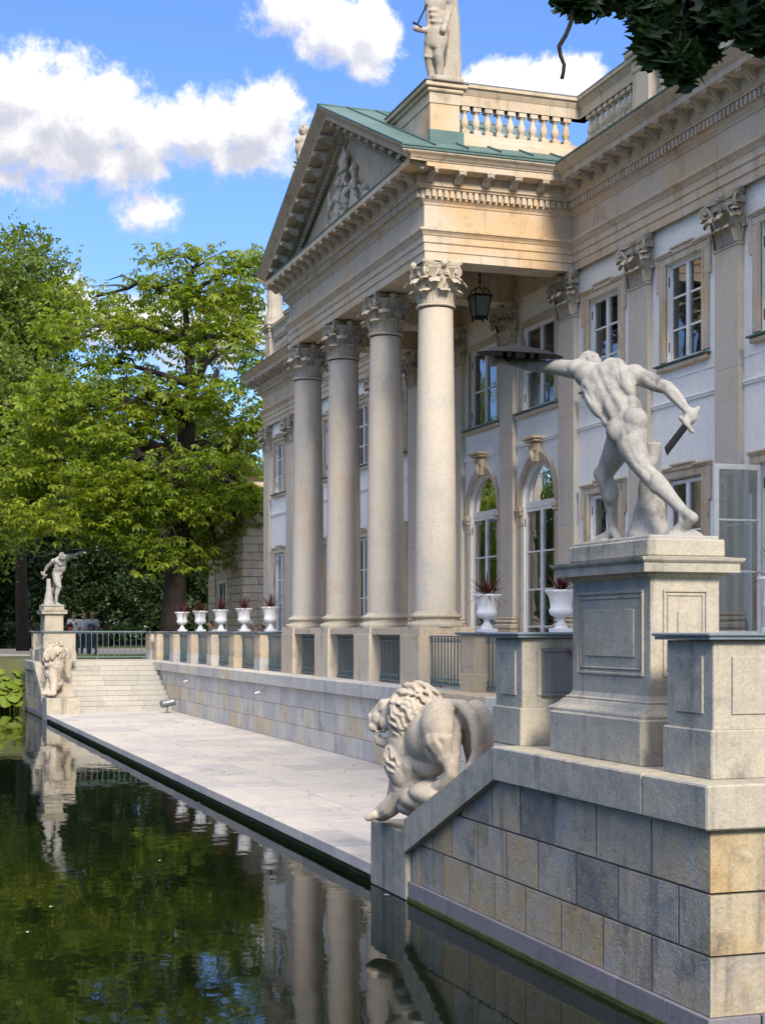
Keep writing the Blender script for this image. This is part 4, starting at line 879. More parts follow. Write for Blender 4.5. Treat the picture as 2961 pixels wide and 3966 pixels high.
def fighter():
    m = MB(); k_ = 1.09; O = Vector((5.68, 10.41, 3.31))
    def Q(x, y, d): return P(x, y, d)-O
    def ch_(*seq): cc(m, *[(Q(*p), r*.94) for p, r in seq])
    pel = Q(1356, 916, 11.62); wai = Q(1338, 886, 11.67); ch = Q(1320, 848, 11.74); up_ = Q(1306, 817, 11.80); Ls = Q(1248, 800, 12.0); Rs = Q(1368, 809, 11.70); nk = Q(1286, 800, 11.92); hd = Q(1271, 793, 12.03)
    ax = unit(Rs-Ls); spine = unit(up_-pel); bk = unit(ax.cross(spine)); bk = bk if bk.y < 0 else -bk; ax = unit(spine.cross(bk)) if spine.cross(bk).dot(ax) > 0 else -unit(spine.cross(bk)); Rm = Matrix((ax, bk, spine)).transposed()
    m.ell(ch, (.175,.12,.17), Rm); m.ell(up_, (.195,.115,.12), Rm); m.ell(wai, (.132,.105,.14), Rm); m.ell(pel, (.155,.12,.14), Rm); m.ell((wai+ch)/2, (.148,.11,.12), Rm)
    for s in (-1, 1):
        m.ell(up_+ax*s*.12+bk*.035-spine*.01, (.085,.07,.09), Rm); m.ell(ch+ax*s*.095+bk*.052+spine*.06, (.07,.05,.10), Rm); m.ell(ch+ax*s*.145+bk*.035-spine*.01, (.06,.08,.15), Rm)
        m.ell(wai+ax*s*.043+bk*.074+spine*.03, (.04,.035,.18), Rm); m.ell(up_-bk*.095+ax*s*.08-spine*.01, (.095,.05,.075), Rm); m.ell(up_+ax*s*.075+spine*.075, (.075,.06,.05), Rm)
        m.ell(pel+ax*s*.08+bk*.055-spine*.035, (.095,.092,.11), Rm); m.ell(wai+ax*s*.125-spine*.03, (.045,.075,.07), Rm)
        for k in range(3): m.ell(wai-bk*.105+ax*s*.042+spine*(.10-.072*k), (.04,.022,.033), Rm)
    m.ell(up_.lerp(Ls, .62)+bk*.02-spine*.02, (.11,.11,.10), Rm); m.ell(up_.lerp(Ls, .7)-spine*.09, (.08,.10,.13), Rm); m.ell(up_.lerp(Rs, .6)+bk*.02, (.09,.09,.08), Rm); m.cap(up_+spine*.05, .085, nk, .07); m.cap(nk, .07, hd-Vector((0,0,.05)), .062)
    fdir = unit(unit(Q(1120, 764, 12.4)-hd)*.55+Vector((0, .8, .05))); fs = fdir.cross(Vector((0,0,1))).normalized(); fu = fs.cross(fdir); Hm = Matrix((fs, fdir, fu)).transposed()
    m.ell(hd, (.082,.102,.112), Hm); m.ell(hd+fdir*.035-fu*.06, (.058,.064,.058), Hm); m.ell(hd+fdir*.108-fu*.012, (.014,.018,.028), Hm); m.ell(hd+fdir*.09+fu*.02, (.055,.015,.012), Hm); m.ell(hd+fdir*.088-fu*.055, (.026,.015,.008), Hm); m.ell(hd+fdir*.084-fu*.088, (.025,.02,.02), Hm)
    for s in (-1, 1): m.ell(hd+fs*s*.084-fdir*.005, (.012,.022,.032), Hm)
    r_ = random.Random(5)
    for k in range(110):
        a, b = r_.uniform(0, 6.28), r_.uniform(-.25, 1.5); v = Vector((math.cos(a)*math.cos(b)*.086, math.sin(a)*math.cos(b)*.106, math.sin(b)*.117))
        if v.y > .06 and v.z < .05: continue
        m.ell(hd+Hm@v, r_.uniform(.012, .019), seg=7, rings=5)
    # shield arm
    Lh = Q(1075, 778, 12.42)
    ch_(((1248,800,12.0), .085), ((1215,795,12.1), .072), ((1182,793,12.2), .055), ((1150,789,12.28), .060), ((1100,781,12.4), .036), ((1078,778,12.42), .040)); m.ell(Ls+Vector((0,0,.012)), (.092,.09,.078)); m.ell(Q(1222, 800, 12.08), (.07,.055,.055)); m.ell(Q(1152, 792, 12.26), (.07,.05,.045))
    for k in range(4): cc(m, (Lh+Vector((-.02,.01,.024-.022*k)), .016), (Lh+Vector((-.07,-.005,.018-.022*k)), .014), (Lh+Vector((-.066,-.05,.014-.022*k)), .012))
    # sword arm
    Rw, Rh = Q(1480, 882, 11.42), Q(1494, 900, 11.40)
    m.ell(Rs, (.095,.09,.08)); ch_(((1368,809,11.70), .082), ((1395,820,11.62), .072), ((1420,832,11.55), .062), ((1441,838,11.50), .056), ((1458,856,11.46), .056), ((1472,873,11.43), .044), ((1480,882,11.42), .036), ((1492,898,11.40), .042)); m.ell(Q(1398, 818, 11.6), (.07,.065,.06)); m.ell(Rh, (.045,.042,.05))
    sd = unit(Q(1435, 979, 11.28)-Q(1499, 888, 11.42)); side = unit(sd.cross(Vector((0, 1, .2)))); sd3 = sd.cross(side)
    for k in range(4):
        c = Rh+sd*(-.045+.029*k); cc(m, (c-side*.035, .0155), (c-side*.03-sd3*.052, .015), (c+side*.02-sd3*.06, .0145), (c+side*.045-sd3*.02, .0125))
    cc(m, (Rh-side*.02+sd*.03, .018), (Rh-side*.05-sd*.01, .016), (Rh-side*.03-sd*.05-sd3*.02, .013))
    m.cap(Rh-sd*.085, .022, Rh+sd*.08, .02); m.cap(Rh+sd*.085-side*.075, .02, Rh+sd*.085+side*.075, .02)
    # right (trailing) leg
    to = Q(1456, 1151, 11.22)
    ch_(((1366,932,11.56), .125), ((1364,965,11.52), .122), ((1378,994,11.46), .095), ((1391,1017,11.42), .074), ((1408,1034,11.38), .078), ((1426,1051,11.34), .074), ((1452,1080,11.28), .055), ((1476,1105,11.22), .043)); m.ell(Q(1418, 1044, 11.33), (.068,.07,.085)); m.ell(Q(1362, 962, 11.50), (.10,.10,.13)); m.ell(Q(1380, 985, 11.5), (.07,.07,.11))
    ch_(((1476,1105,11.22), .044), ((1496,1119,11.12), .044)); ch_(((1476,1107,11.22), .044), ((1474,1135,11.22), .045), ((1456,1150,11.24), .034)); ch_(((1494,1122,11.13), .04), ((1476,1142,11.2), .036))
    fx = unit(to-Q(1490, 1128, 11.1)); fx.z = 0; fx = unit(fx); fsd = Vector((-fx.y, fx.x, 0))
    for k in range(5): cc(m, (to+fsd*(-.042+.021*k), .017), (to+fsd*(-.046+.023*k)+fx*(.05-.006*abs(k-1))-Vector((0,0,.006)), .014))
    # left (leading) leg
    tl = Q(1288, 1166, 12.12)
    ch_(((1345,930,11.72), .12), ((1328,980,11.82), .11), ((1314,1006,11.88), .09), ((1303,1027,11.92), .074), ((1312,1052,11.93), .072), ((1318,1076,11.95), .068), ((1322,1110,11.97), .05), ((1323,1142,11.98), .042)); m.ell(Q(1320, 1066, 11.9), (.06,.065,.095)); m.ell(Q(1300, 1024, 11.95), .07)
    ch_(((1323,1142,11.98), .042), ((1334,1161,11.92), .042)); ch_(((1323,1144,11.98), .042), ((1310,1160,12.04), .044), ((1288,1166,12.12), .03)); fx = unit(tl-Q(1334, 1164, 11.92)); fx.z = 0; fx = unit(fx); fsd = Vector((-fx.y, fx.x, 0))
    for k in range(5): cc(m, (tl+fsd*(-.042+.021*k), .016), (tl+fsd*(-.046+.023*k)+fx*(.05-.006*abs(k-1)), .013))
    # tree stump and rocky ground
    c0, c1 = Q(1400, 1170, 11.78), Q(1409, 955, 11.72); r_ = random.Random(2); pts = []; rd = []
    for k in range(14): t = k/13; pts.append(c0.lerp(c1, t)+Vector((r_.uniform(-.008, .008), r_.uniform(-.008, .008), 0))); rd.append((.085*(1-t)**2.2+.095-.033*t)+r_.uniform(-.004, .004))
    m.tube(pts, rd, 16); m.box(-.29,.29,-.62,.62,-.02,.03); m.ell(Q(1474, 1160, 11.3), (.16,.13,.06))
    for k in range(16): m.ell((r_.uniform(-.22,.22), r_.uniform(-.55,.55), .02), (r_.uniform(.06,.12), r_.uniform(.06,.12), .03))
    me = remesh(m, 'body', .0105, M['statue'], 4, .5)
    L = lambda *ps: [tuple(p) for p in ps]
    groove(me, [(L(pel+bk*.16+spine*.10, wai+bk*.12, ch+bk*.13, up_+bk*.12+spine*.08), .016, .016), (L(pel+bk*.18+spine*.05, pel+bk*.17-spine*.13), .016, .04), (L(pel+bk*.12-spine*.14-ax*.18, pel+bk*.15-spine*.135-ax*.03), .014, .018), (L(pel+bk*.12-spine*.15+ax*.18, pel+bk*.16-spine*.14+ax*.03), .014, .018)]
      +[(L(ch+ax*s*.05+bk*.13+spine*.0, ch+ax*s*.13+bk*.13-spine*.03, up_+ax*s*.17+bk*.10), .013, .014) for s in (-1, 1)]+[(L(wai+ax*s*.07+bk*.12+spine*.1, pel+ax*s*.13+bk*.11+spine*.09), .014, .012) for s in (-1, 1)]
      +[(L(Q(1375,1000,11.36), Q(1400,1022,11.33), Q(1412,1050,11.3)), .012, .010), (L(Q(1350,955,11.4), Q(1372,1000,11.36)), .016, .010), (L(Q(1395,812,11.55), Q(1430,836,11.45)), .012, .010), (L(Q(1452,848,11.42), Q(1478,878,11.38)), .011, .008), (L(Q(1308,1040,11.86), Q(1318,1100,11.9)), .012, .009)])
    sh = MB(); cen = Q(1122, 766, 12.28); nrm = unit(Vector((.02, -.123, 1))); q = nrm.to_track_quat('Z', 'Y').to_matrix().to_4x4(); s_ = MB()
    s_.lathe([(0,.065),(.10,.06),(.20,.045),(.29,.018),(.33,0),(.35,0),(.351,-.008),(.32,-.008),(.2,.03),(0,.05)], 40)
    for xx in (-.1, .12): s_.tube([(xx,-.07,.04),(xx,-.06,-.03),(xx,0,-.055),(xx,.06,-.03),(xx,.07,.04)], .02, 6)
    xf(s_, Matrix.Translation(cen)@q); sme = s_.mesh('shield'); sme.materials.append(M['bronze'])
    sw = MB(); a_, b_ = Rh+sd*.095, Q(1435, 979, 11.28); wv_ = side*.03; tv = sd3*.008
    sw.add([a_-wv_, a_-tv, a_+wv_, a_+tv, b_-wv_-sd*.03, b_-tv-sd*.02, b_+wv_, b_+tv-sd*.02], [(0,1,5,4),(1,2,6,5),(2,3,7,6),(3,0,4,7),(4,5,6,7)]); swm = sw.mesh('sword'); swm.materials.append(M['bronze'])
    return me, sme, swm
fb_, fs_, fw_ = fighter()
for loc, rz, lab in (((5.68,10.41,3.31), 0, 'large stone nude fighter seen from behind, lunging with bronze shield, on the near pedestal'), ((5.68,YM-10.41,3.31), math.pi, 'small distant stone nude fighter facing us on the far pedestal')):
    s = empty('fighter_statue', lab, 'statue', loc, 'pair of fighter statues'); s.rotation_euler = (0, 0, rz)
    if rz: s.scale = (1.1, 1.1, 1.1); s.location.z = 3.425
    for n_, me_ in (('body', fb_), ('shield', fs_), ('sword', fw_)): inst(n_, me_, s)
def lion():
    m = MB(); r_ = random.Random(9)
    hd = P(856, 1545, 15.12); nose = P(803, 1556, 15.28); man = P(898, 1545, 14.95)
    f = unit(nose-hd); f.z *= .5; f = unit(f); s = unit(f.cross(Vector((0,0,1)))); u = s.cross(f); Hm = Matrix((f, s, u)).transposed()
    # skull, muzzle, jaw, ears
    m.ell(hd, (.17,.15,.175), Hm); m.ell(P(842, 1530, 15.15), (.10,.12,.10), Hm); m.ell(P(826, 1553, 15.2), (.13,.10,.095), Hm); m.ell(P(809, 1557, 15.26), (.065,.075,.07), Hm); m.ell(P(801, 1547, 15.28), (.026,.05,.03), Hm)
    for k in (-1, 1):
        m.ell(P(812, 1570, 15.25)+s*k*.05, (.06,.045,.05), Hm); m.ell(P(839, 1519, 15.17)+s*k*.06, (.055,.05,.028), Hm); m.ell(P(832, 1532, 15.18)+s*k*.088, (.022,.02,.022), Hm); m.ell(P(845, 1560, 15.15)+s*k*.10, (.08,.05,.08), Hm); m.ell(P(876, 1512, 15.02)+s*k*.15, (.045,.04,.075), Hm)
    m.cap(P(828, 1520, 15.18), .05, P(804, 1545, 15.28), .038); cc(m, (P(862, 1596, 15.1), .075), (P(840, 1607, 15.16), .062), (P(820, 1602, 15.22), .05)); m.cap(P(836, 1608, 15.17), .04, P(838, 1622, 15.17), .02)
    for k in (-1, 1): m.cap(P(816, 1592, 15.23)+s*k*.042, .016, P(816, 1586, 15.23)+s*k*.042, .008); m.cap(P(812, 1577, 15.25)+s*k*.042, .014, P(813, 1585, 15.25)+s*k*.042, .006)
    for k in range(6): m.ell(P(822+4*k, 1580, 15.22)+s*-.075, .014, seg=6, rings=5)
    # mane mass and body
    m.ell(man, (.25,.24,.29)); m.ell(P(880, 1600, 15.0), (.20,.20,.27)); m.ell(P(898, 1612, 14.95), (.26,.27,.31)); m.ell(P(888, 1665, 14.95), (.22,.22,.24)); m.ell(P(930, 1595, 14.65), (.24,.38,.27), (-.1, 0, -.1)); m.ell(P(925, 1650, 14.7), (.17,.25,.14))
    m.ell(P(951, 1568, 14.28), (.19,.24,.255)); m.ell(P(1026, 1570, 14.45), (.16,.24,.255)); m.ell(P(988, 1548, 14.5), (.2,.28,.15)); m.ell(P(955, 1548, 14.65), (.22,.30,.17), (-.2, 0, 0))
    cc(m, (P(978, 1522, 14.25), .055), (P(1000, 1526, 14.1), .062), (P(1020, 1548, 14.03), .064), (P(1030, 1585, 14.0), .060), (P(1030, 1630, 14.02), .054), (P(1012, 1668, 14.05), .048), (P(992, 1692, 14.1), .05))
    # hind legs
    cc(m, (P(957, 1600, 14.22), .19), (P(966, 1628, 14.2), .13), (P(974, 1650, 14.16), .085), (P(976, 1670, 14.16), .07), (P(965, 1692, 14.25), .07), (P(946, 1702, 14.38), .07)); m.ell(P(950, 1622, 14.35), (.14,.16,.14)); m.ell(P(936, 1706, 14.5), (.085,.12,.055))
    cc(m, (P(1032, 1600, 14.5), .16), (P(1032, 1650, 14.5), .11), (P(1044, 1690, 14.5), .08))
    # fore legs
    cc(m, (P(900, 1650, 14.82), .17), (P(888, 1690, 14.9), .14), (P(866, 1722, 15.0), .115), (P(842, 1745, 15.12), .10), (P(824, 1757, 15.25), .088)); cc(m, (P(872, 1650, 15.1), .14), (P(862, 1700, 15.25), .11), (P(850, 1740, 15.36), .095), (P(836, 1754, 15.48), .08))
    for pc in (P(819, 1758, 15.27), P(831, 1754, 15.5)):
        d = Vector((-.7, .55, 0)).normalized(); e = Vector((d.y, -d.x, 0))
        for k in range(4): c = pc+e*(-.09+.06*k)+d*(.05-.012*abs(k-1.5)); m.cap(c-d*.02, .048, c+d*.05-Vector((0,0,.03)), .042)
    m.ell(P(916, 1727, 14.8), (.24,.34,.13)); m.ell(P(938, 1714, 14.6), (.24,.34,.13)); m.ell(P(892, 1744, 14.95), (.16,.2,.09)); m.ell(P(905, 1690, 14.95), (.14,.2,.16)); m.ell(P(880, 1700, 14.98), (.16,.17,.16))
    # locks of the mane: wavy strands lying on the mass, swept back and down
    cen = [(man, (.275,.265,.31), 1.5, -.9), (P(880, 1600, 15.0), (.225,.225,.29), .9, -1.0), (P(878, 1640, 14.98), (.21,.21,.25), .5, -1.0)]
    for c, r, b1_, b0_ in cen:
        b = b1_; row = 0
        while b > b0_:
            n_ = max(3, int(2*math.pi*math.cos(b)*r[0]/.082))
            for k in range(n_):
                a = 2*math.pi*(k+.5*(row % 2)+r_.uniform(-.15, .15))/n_; nr = Vector((math.cos(a)*math.cos(b), math.sin(a)*math.cos(b), math.sin(b))); p0 = c+Vector((nr.x*r[0], nr.y*r[1], nr.z*r[2]))
                if (p0-hd).dot(f) > -.075 and abs((p0-hd).dot(u)) < .27: continue
                g = -f*.75+Vector((0,0,-.7)); t = unit(g-nr*nr.dot(g)); w_ = nr.cross(t); L = r_.uniform(.15, .21); pts = []; rad_ = []; ph = r_.choice((0, 3.1))+r_.uniform(-.4, .4)
                for j in range(9):
                    q = j/8; dd = p0+t*(L*q)+w_*(.022*math.sin(ph+q*5.5))-c; e_ = math.sqrt((dd.x/r[0])**2+(dd.y/r[1])**2+(dd.z/r[2])**2); pts.append(c+dd*((.995+.10*q)/e_)); rad_.append(.026*(1-.4*q))
                m.tube(pts, rad_, 6)
            b -= .30; row += 1
    for k in range(30):
        a = r_.uniform(-1.7, 1.7); p0 = hd+u*.16*math.cos(a)+s*.17*math.sin(a)-f*.03; t = unit(u*.25-f*.7+s*math.sin(a)*.6); pts = [p0+t*(.16*q)+u*(.05*math.sin(q*3)) for q in (0, .3, .6, 1)]; m.tube(pts, [.034,.034,.028,.012], 6)
    me = remesh(m, 'lion', .0105, M['lion'], 1, .5)
    L = lambda *ps: [tuple(P(*p)) for p in ps]
    groove(me, [(L((948,1600,14.05),(955,1622,14.02),(972,1642,14.03)), .018, .022), (L((930,1580,14.15),(936,1612,14.2),(950,1635,14.15)), .02, .02), (L((960,1610,14.0),(976,1632,14.02)), .014, .014), (L((992,1535,14.15),(990,1580,14.1),(985,1625,14.1)), .03, .05), (L((905,1640,14.62),(890,1690,14.72)), .02, .02), (L((872,1690,14.85),(858,1722,14.95)), .015, .012), (L((845,1535,15.02),(830,1545,15.08)), .014, .012), (L((838,1560,15.06),(822,1566,15.12)), .012, .012), (L((918,1600,14.45),(925,1640,14.5)), .03, .02)]+[([tuple(pc+Vector((.62,.78,0))*o+Vector((-.7,.55,0))*-.02+Vector((0,0,.03))), tuple(pc+Vector((.62,.78,0))*o+Vector((-.7,.55,0))*.13-Vector((0,0,.03)))], .012, .022) for pc in (P(819, 1758, 15.27), P(831, 1754, 15.5)) for o in (-.05, 0, .05)])
    return me
lme = lion()
tag(inst('lion_statue', lme), 'stone lion with open mouth striding down the near stair wall', 'statue', 'pair of lion statues')
lm2 = lme.copy(); co = np.empty(len(lm2.vertices)*3, np.float32); lm2.vertices.foreach_get('co', co); co = co.reshape(-1, 3); co[:, 1] = YM-co[:, 1]; co = (co-[5.3, 45.3, .66])*1.12+[5.3, 45.3, .66]; co = co.astype(np.float32); lm2.vertices.foreach_set('co', co.ravel()); lm2.flip_normals(); lm2.update()
tag(inst('lion_statue', lm2, None, (.22, 0, 0)), 'shaggy stone lion at the foot of the far stairs, below the distant fighter', 'statue', 'pair of lion statues')
# ---- roof statues
def RP(x, y, d): return P((1500+x/2.065)/1.7924, (y/2.065)/1.7924, d)
def soldier():
    m = MB(); D = 27.25
    cc(m, (RP(350,290,D), .13), (RP(330,420,D-.05), .095), (RP(340,500,D), .085), (RP(355,600,D), .06), (RP(345,625,D-.12), .06)); cc(m, (RP(420,300,D-.1), .13), (RP(405,420,D-.15), .095), (RP(418,500,D-.1), .085), (RP(412,600,D-.08), .06), (RP(400,625,D-.2), .06))
    for x0, y0, x1, y1 in ((300,425,355,432), (375,405,440,392)): m.cap(RP(x0,y0,D-.12), .03, RP(x1,y1,D-.12), .03)
    for k in range(11):
        t = k/10; cc(m, (RP(335+115*t, 200, D-.15), .06), (RP(315+150*t, 330-30*abs(t-.6)+18*(k % 2), D-.2+.25*abs(t-.5)), .055))
    m.ell(RP(400,190,D), (.20,.16,.14)); m.ell(RP(398,110,D), (.21,.17,.24)); m.ell(RP(400,20,D), (.25,.19,.24)); m.ell(RP(400,-60,D), (.27,.16,.14))
    for k in range(3): m.ell(RP(375+8*k, 60+42*k, D-.17), (.11,.05,.06))
    cc(m, (RP(405,-80,D), .07), (RP(400,-130,D), .08)); m.ell(RP(398,-165,D), (.10,.12,.14)); m.ell(RP(398,-182,D), (.125,.15,.125)); cc(m, (RP(370,-235,D-.1), .03), (RP(400,-252,D), .04), (RP(440,-225,D+.1), .04), (RP(450,-170,D+.15), .03)); m.cap(RP(365,-190,D-.1), .02, RP(340,-185,D-.14), .02); m.cap(RP(365,-160,D-.1), .03, RP(350,-155,D-.12), .015)
    cc(m, (RP(345,-40,D), .085), (RP(338,90,D-.1), .07), (RP(330,215,D-.1), .06), (RP(270,215,D-.25), .05), (RP(225,200,D-.35), .055)); cc(m, (RP(470,-30,D), .09), (RP(490,70,D-.05), .075), (RP(455,175,D-.2), .055), (RP(445,215,D-.25), .06))
    # cloak
    for k in range(7):
        t = k/6; cc(m, (RP(470+11*k, -40+20*t, D+.15), .055), (RP(505+8*k, 140, D+.18-.09*(k % 2)), .06), (RP(490+11*k, 330, D+.16-.10*(k % 2)), .065), (RP(470+15*k, 500, D+.12-.10*(k % 2)), .075), (RP(455+17*k, 625, D+.05-.08*(k % 2)), .08))
    m.box(*(lambda c: (c.x-.3, c.x+.3, c.y-.3, c.y+.3, c.z-.05, c.z+.045))(RP(440,645,D)))
    O = RP(440, 655, D); m.v = [tuple(Vector(p)-O) for p in m.v]; me = remesh(m, 'figure', .017, M['statue_warm'], 2, .5); gl = []
    for k in range(6): gl.append(([tuple(RP(478+14*k, 0, D-.1)-O), tuple(RP(498+11*k, 200, D-.05)-O), tuple(RP(480+14*k, 420, D-.08)-O), tuple(RP(462+18*k, 620, D-.1)-O)], .03, .03))
    for k in range(3): gl.append(([tuple(RP(345, 30+45*k, D-.22)-O), tuple(RP(440, 38+45*k, D-.22)-O)], .02, .015))
    gl += [([tuple(RP(398, -20, D-.25)-O), tuple(RP(400, 170, D-.22)-O)], .02, .02), ([tuple(RP(340, 175, D-.2)-O), tuple(RP(460, 165, D-.22)-O)], .02, .02)]; groove(me, gl)
    s_ = MB(); a_, b_ = RP(228,190,D-.35)-O, RP(320,0,D-.4)-O; s_.tube([a_-(b_-a_)*.12, a_+(b_-a_)*.92, b_], [.022,.02,.004], 5, False, True, .5); t_ = unit((b_-a_).cross(Vector((0,1,0)))); s_.tube([a_+(b_-a_)*.1-t_*.09, a_+(b_-a_)*.1+t_*.09], .02, 5); sm_ = s_.mesh('sword'); sm_.materials.append(M['bronze'])
    return me, sm_, O
M['statue_warm'] = stone('roof_statue_stone', [(.32,.28,.22),(.40,.35,.28),(.45,.40,.33)], 2.5, 0, (.09,.075,.06), .55, .7, .3, 55)
sol, sow, O_ = soldier()
s = empty('soldier_statue', 'stone soldier in tunic and long cloak holding a sword, on the near roof block', 'statue', (O_.x, O_.y, 12.45), 'roof statues'); inst('figure', sol, s); inst('sword', sow, s)
s = empty('soldier_statue', 'helmeted stone soldier rising behind the far slope of the pediment', 'statue', (O_.x-.05, 2*YC-O_.y, 12.45), 'roof statues'); s.rotation_euler = (0, 0, .5); s.scale = (.98, .98, .98); inst('figure', sol, s); inst('sword', sow, s)
def robed():
    m = MB(); r_ = random.Random(4)
    for k in range(12):
        a = 2*math.pi*k/12; c, s_ = math.cos(a), math.sin(a)
        cc(m, (Vector((.12*c,.12*s_,1.35)), .08), (Vector((.17*c,.17*s_,.95)), .075), (Vector((.19*c+.03,.19*s_,.5)), .075), (Vector((.24*c,.24*s_,.05)), .08))
    m.ell((0,0,1.4), (.2,.15,.25)); m.ell((0,0,1.0), (.2,.18,.5)); m.ell((0,0,.45), (.22,.2,.45)); m.ell((0,0,1.6), (.2,.13,.1)); m.ell((0,-.02,1.88), (.1,.11,.14)); m.cap((0,0,1.65), .06, (0,0,1.8), .06)
    for s_ in (-1, 1): cc(m, (Vector((s_*.22,0,1.58)), .07), (Vector((s_*.28,-.06,1.25)), .06), (Vector((s_*.1,-.25,1.2)), .05))
    m.box(-.28,.28,-.28,.28,-.02,.06); return remesh(m, 'robed_statue', .024, M['statue_warm'], 2)
tag(inst('robed_statue', robed(), None, (XA-.02, PIL[13]-.15, AZ3+.03)), 'draped stone figure on the far wing parapet, against the chestnut tree', 'statue', 'roof statues')
# ---- urns and red cordylines
um = MB().lathe([(0,.10),(.085,.10),(.088,.115),(.07,.13),(.05,.16),(.045,.19),(.06,.205),(.065,.215),(.10,.225),(.15,.25),(.172,.29),(.175,.33),(.165,.345),(.155,.35),(.16,.43),(.178,.51),(.205,.56),(.232,.585),(.238,.60),(.235,.615),(.215,.62),(.19,.60),(.17,.56),(.0,.55)], 28)
um.lathe([(.10,.06),(.095,.075),(.085,.10)], 28); um.box(-.135,.135,-.135,.135,0,.06,.006); ume = um.mesh('urn'); ume.materials.append(M['urn'])
def cordyline(seed, n=60):
    r_ = random.Random(seed); m = MB()
    for k in range(n):
        a = r_.uniform(0, 6.28); el_ = r_.choice([r_.uniform(.9, 1.5), r_.uniform(.35, 1.0), r_.uniform(.0, .6)]); L = r_.uniform(.36, .66) if el_ < 1 else r_.uniform(.3, .46); d = Vector((math.cos(a), math.sin(a), 0)); s_ = Vector((-d.y, d.x, 0)); v = []; g_ = r_.uniform(.25, .9)*(1.5-el_)
        x, z, e = 0.0, .58, el_; pts = []
        for j in range(7): pts.append((x, z)); x += L/6*math.cos(e); z += L/6*math.sin(e); e -= g_/6
        for j, (px, pz) in enumerate(pts): w = .0135*(1-(j/6)**2)+.0012; v += [d*px+s_*w+Vector((0,0,pz)), d*px-s_*w+Vector((0,0,pz))]
        m.add(v, [(2*j, 2*j+1, 2*j+3, 2*j+2) for j in range(6)], True)
    me = m.mesh('cordyline'); me.materials.append(M['red']); return me
cms = [cordyline(s) for s in (1, 2, 3, 4)]
ulabs = ['urn on the parapet near the right edge of the picture', 'urn hidden behind the near statue pedestal', 'urn just left of the near pedestal, above the slate coped post', 'urn right of the nearest portico column']
uf = ['fifth and nearest urn of the far row, beside the left column', 'fourth urn of the far row counted from the tree trunk', 'third urn of the far row counted from the tree trunk', 'second urn of the far row counted from the tree trunk', 'first urn of the far row, in front of the chestnut trunk']
allu = [(y, l) for y, l in zip(PIL[1:5], ulabs)]+[(y, l) for y, l in zip(PIL[9:14], uf)]
for i, (y, l) in enumerate(allu):
    tag(inst('urn', ume, None, (9.58, y, 2.613)), 'white '+l, 'urn', 'white urns on the parapet'); s_ = rr.uniform(.9, 1.1)
    tag(inst('cordyline_plant', cms[i % 4], None, (9.58, y, 2.60), (0, 0, rr.uniform(0, 6)), (s_, s_, 1)), 'red spiky plant in '+l.replace(' counted from the tree trunk', '').replace(' near the right edge of the picture', ' at the right edge').replace(', above the slate coped post', '').replace(', beside the left column', ''), 'plant', 'red cordylines in urns')
# ---- lantern in the portico
def lantern():
    LY, LX = 26.9, 11.05; c = P(1036, 660, SN*LX+CS*LY); c = Vector((c.x, c.y, c.z)); t = empty('lantern', 'dark metal lantern with glass sides hanging inside the portico', 'lantern', (0, 0, 0)); q = MB(); x, y, z = c
    q.tube([(x, y, z+.32), (x, y, 9.95)], .012, 5)
    for k in range(int((9.9-z-.4)/.14)): q.ell((x, y, z+.45+k*.14), (.03,.03,.04), seg=6, rings=4)
    for a in range(4): ca, sa = math.cos(a*math.pi/2+.785), math.sin(a*math.pi/2+.785); q.tube([(x+.235*ca, y+.235*sa, z+.18), (x+.16*ca, y+.16*sa, z+.30), (x+.05*ca, y+.05*sa, z+.34)], .012, 5); q.tube([(x+.24*ca, y+.24*sa, z+.18), (x+.15*ca, y+.15*sa, z-.24)], .014, 5); q.tube([(x+.15*ca, y+.15*sa, z-.24), (x+.15*ca, y+.15*sa, z-.30)], .018, 5)
    for r, zz in ((.24, .18), (.26, .165), (.15, -.24), (.14, -.21)):
        pts = [(x+r*math.cos(a*math.pi/2+.785), y+r*math.sin(a*math.pi/2+.785), z+zz) for a in range(5)]; q.tube(pts, .014, 5)
    q.build('cage', M['bronze'], t); g2 = MB(); up4 = [(x+.23*math.cos(a*math.pi/2+.785), y+.23*math.sin(a*math.pi/2+.785), z+.17) for a in range(4)]; lo4 = [(x+.145*math.cos(a*math.pi/2+.785), y+.145*math.sin(a*math.pi/2+.785), z-.23) for a in range(4)]
    for a in range(4): MB().add([lo4[a], lo4[(a+1) % 4], up4[(a+1) % 4], up4[a]], [(0,1,2,3)]).build('pane', M['lglass'], t)
    MB().add(lo4, [(0,1,2,3)]).build('floor_plate', M['bronze'], t)
    MB().lathe([(0,-.2),(.03,-.2),(.03,-.05),(0,-.02)], 8, (x, y, z)).build('candle', M['cream'], t)
M['lglass'] = plain('frosted_lantern_glass', (.11,.14,.14), .2)
lantern()
# ---- floodlight on the terrace
fl = empty('floodlight', 'grey cylindrical floodlight on the terrace by the far steps', 'floodlight', (8.45, 44.3, .21)); fl.location = (0, 0, 0)
MB().lathe([(0,-.2),(.10,-.2),(.11,-.18),(.11,.16),(.12,.17),(.12,.22),(.10,.22),(.095,.2),(0,.2)], 18).build('housing', M['steel'], fl); ho = fl.children[0]; ho.location = (8.45, 44.35, .50); ho.rotation_euler = (math.radians(80), 0, math.radians(108))
q = MB().box(8.37, 8.53, 44.27, 44.43, .21, .23, .004); q.box(8.42, 8.48, 44.33, 44.37, .23, .42); q.build('bracket', M['steel'], fl)
for k, y in enumerate((43.0, 34.6)): tag(MB().tube([(8.85, y, 1.22), (8.66, y-.02, 1.17)], .018, 6).build('drain_spout', M['white']), 'thin white spout sticking out of the retaining wall, %s' % ('by the far stairs' if k == 0 else 'below the left column'), 'pipe', 'white spouts')
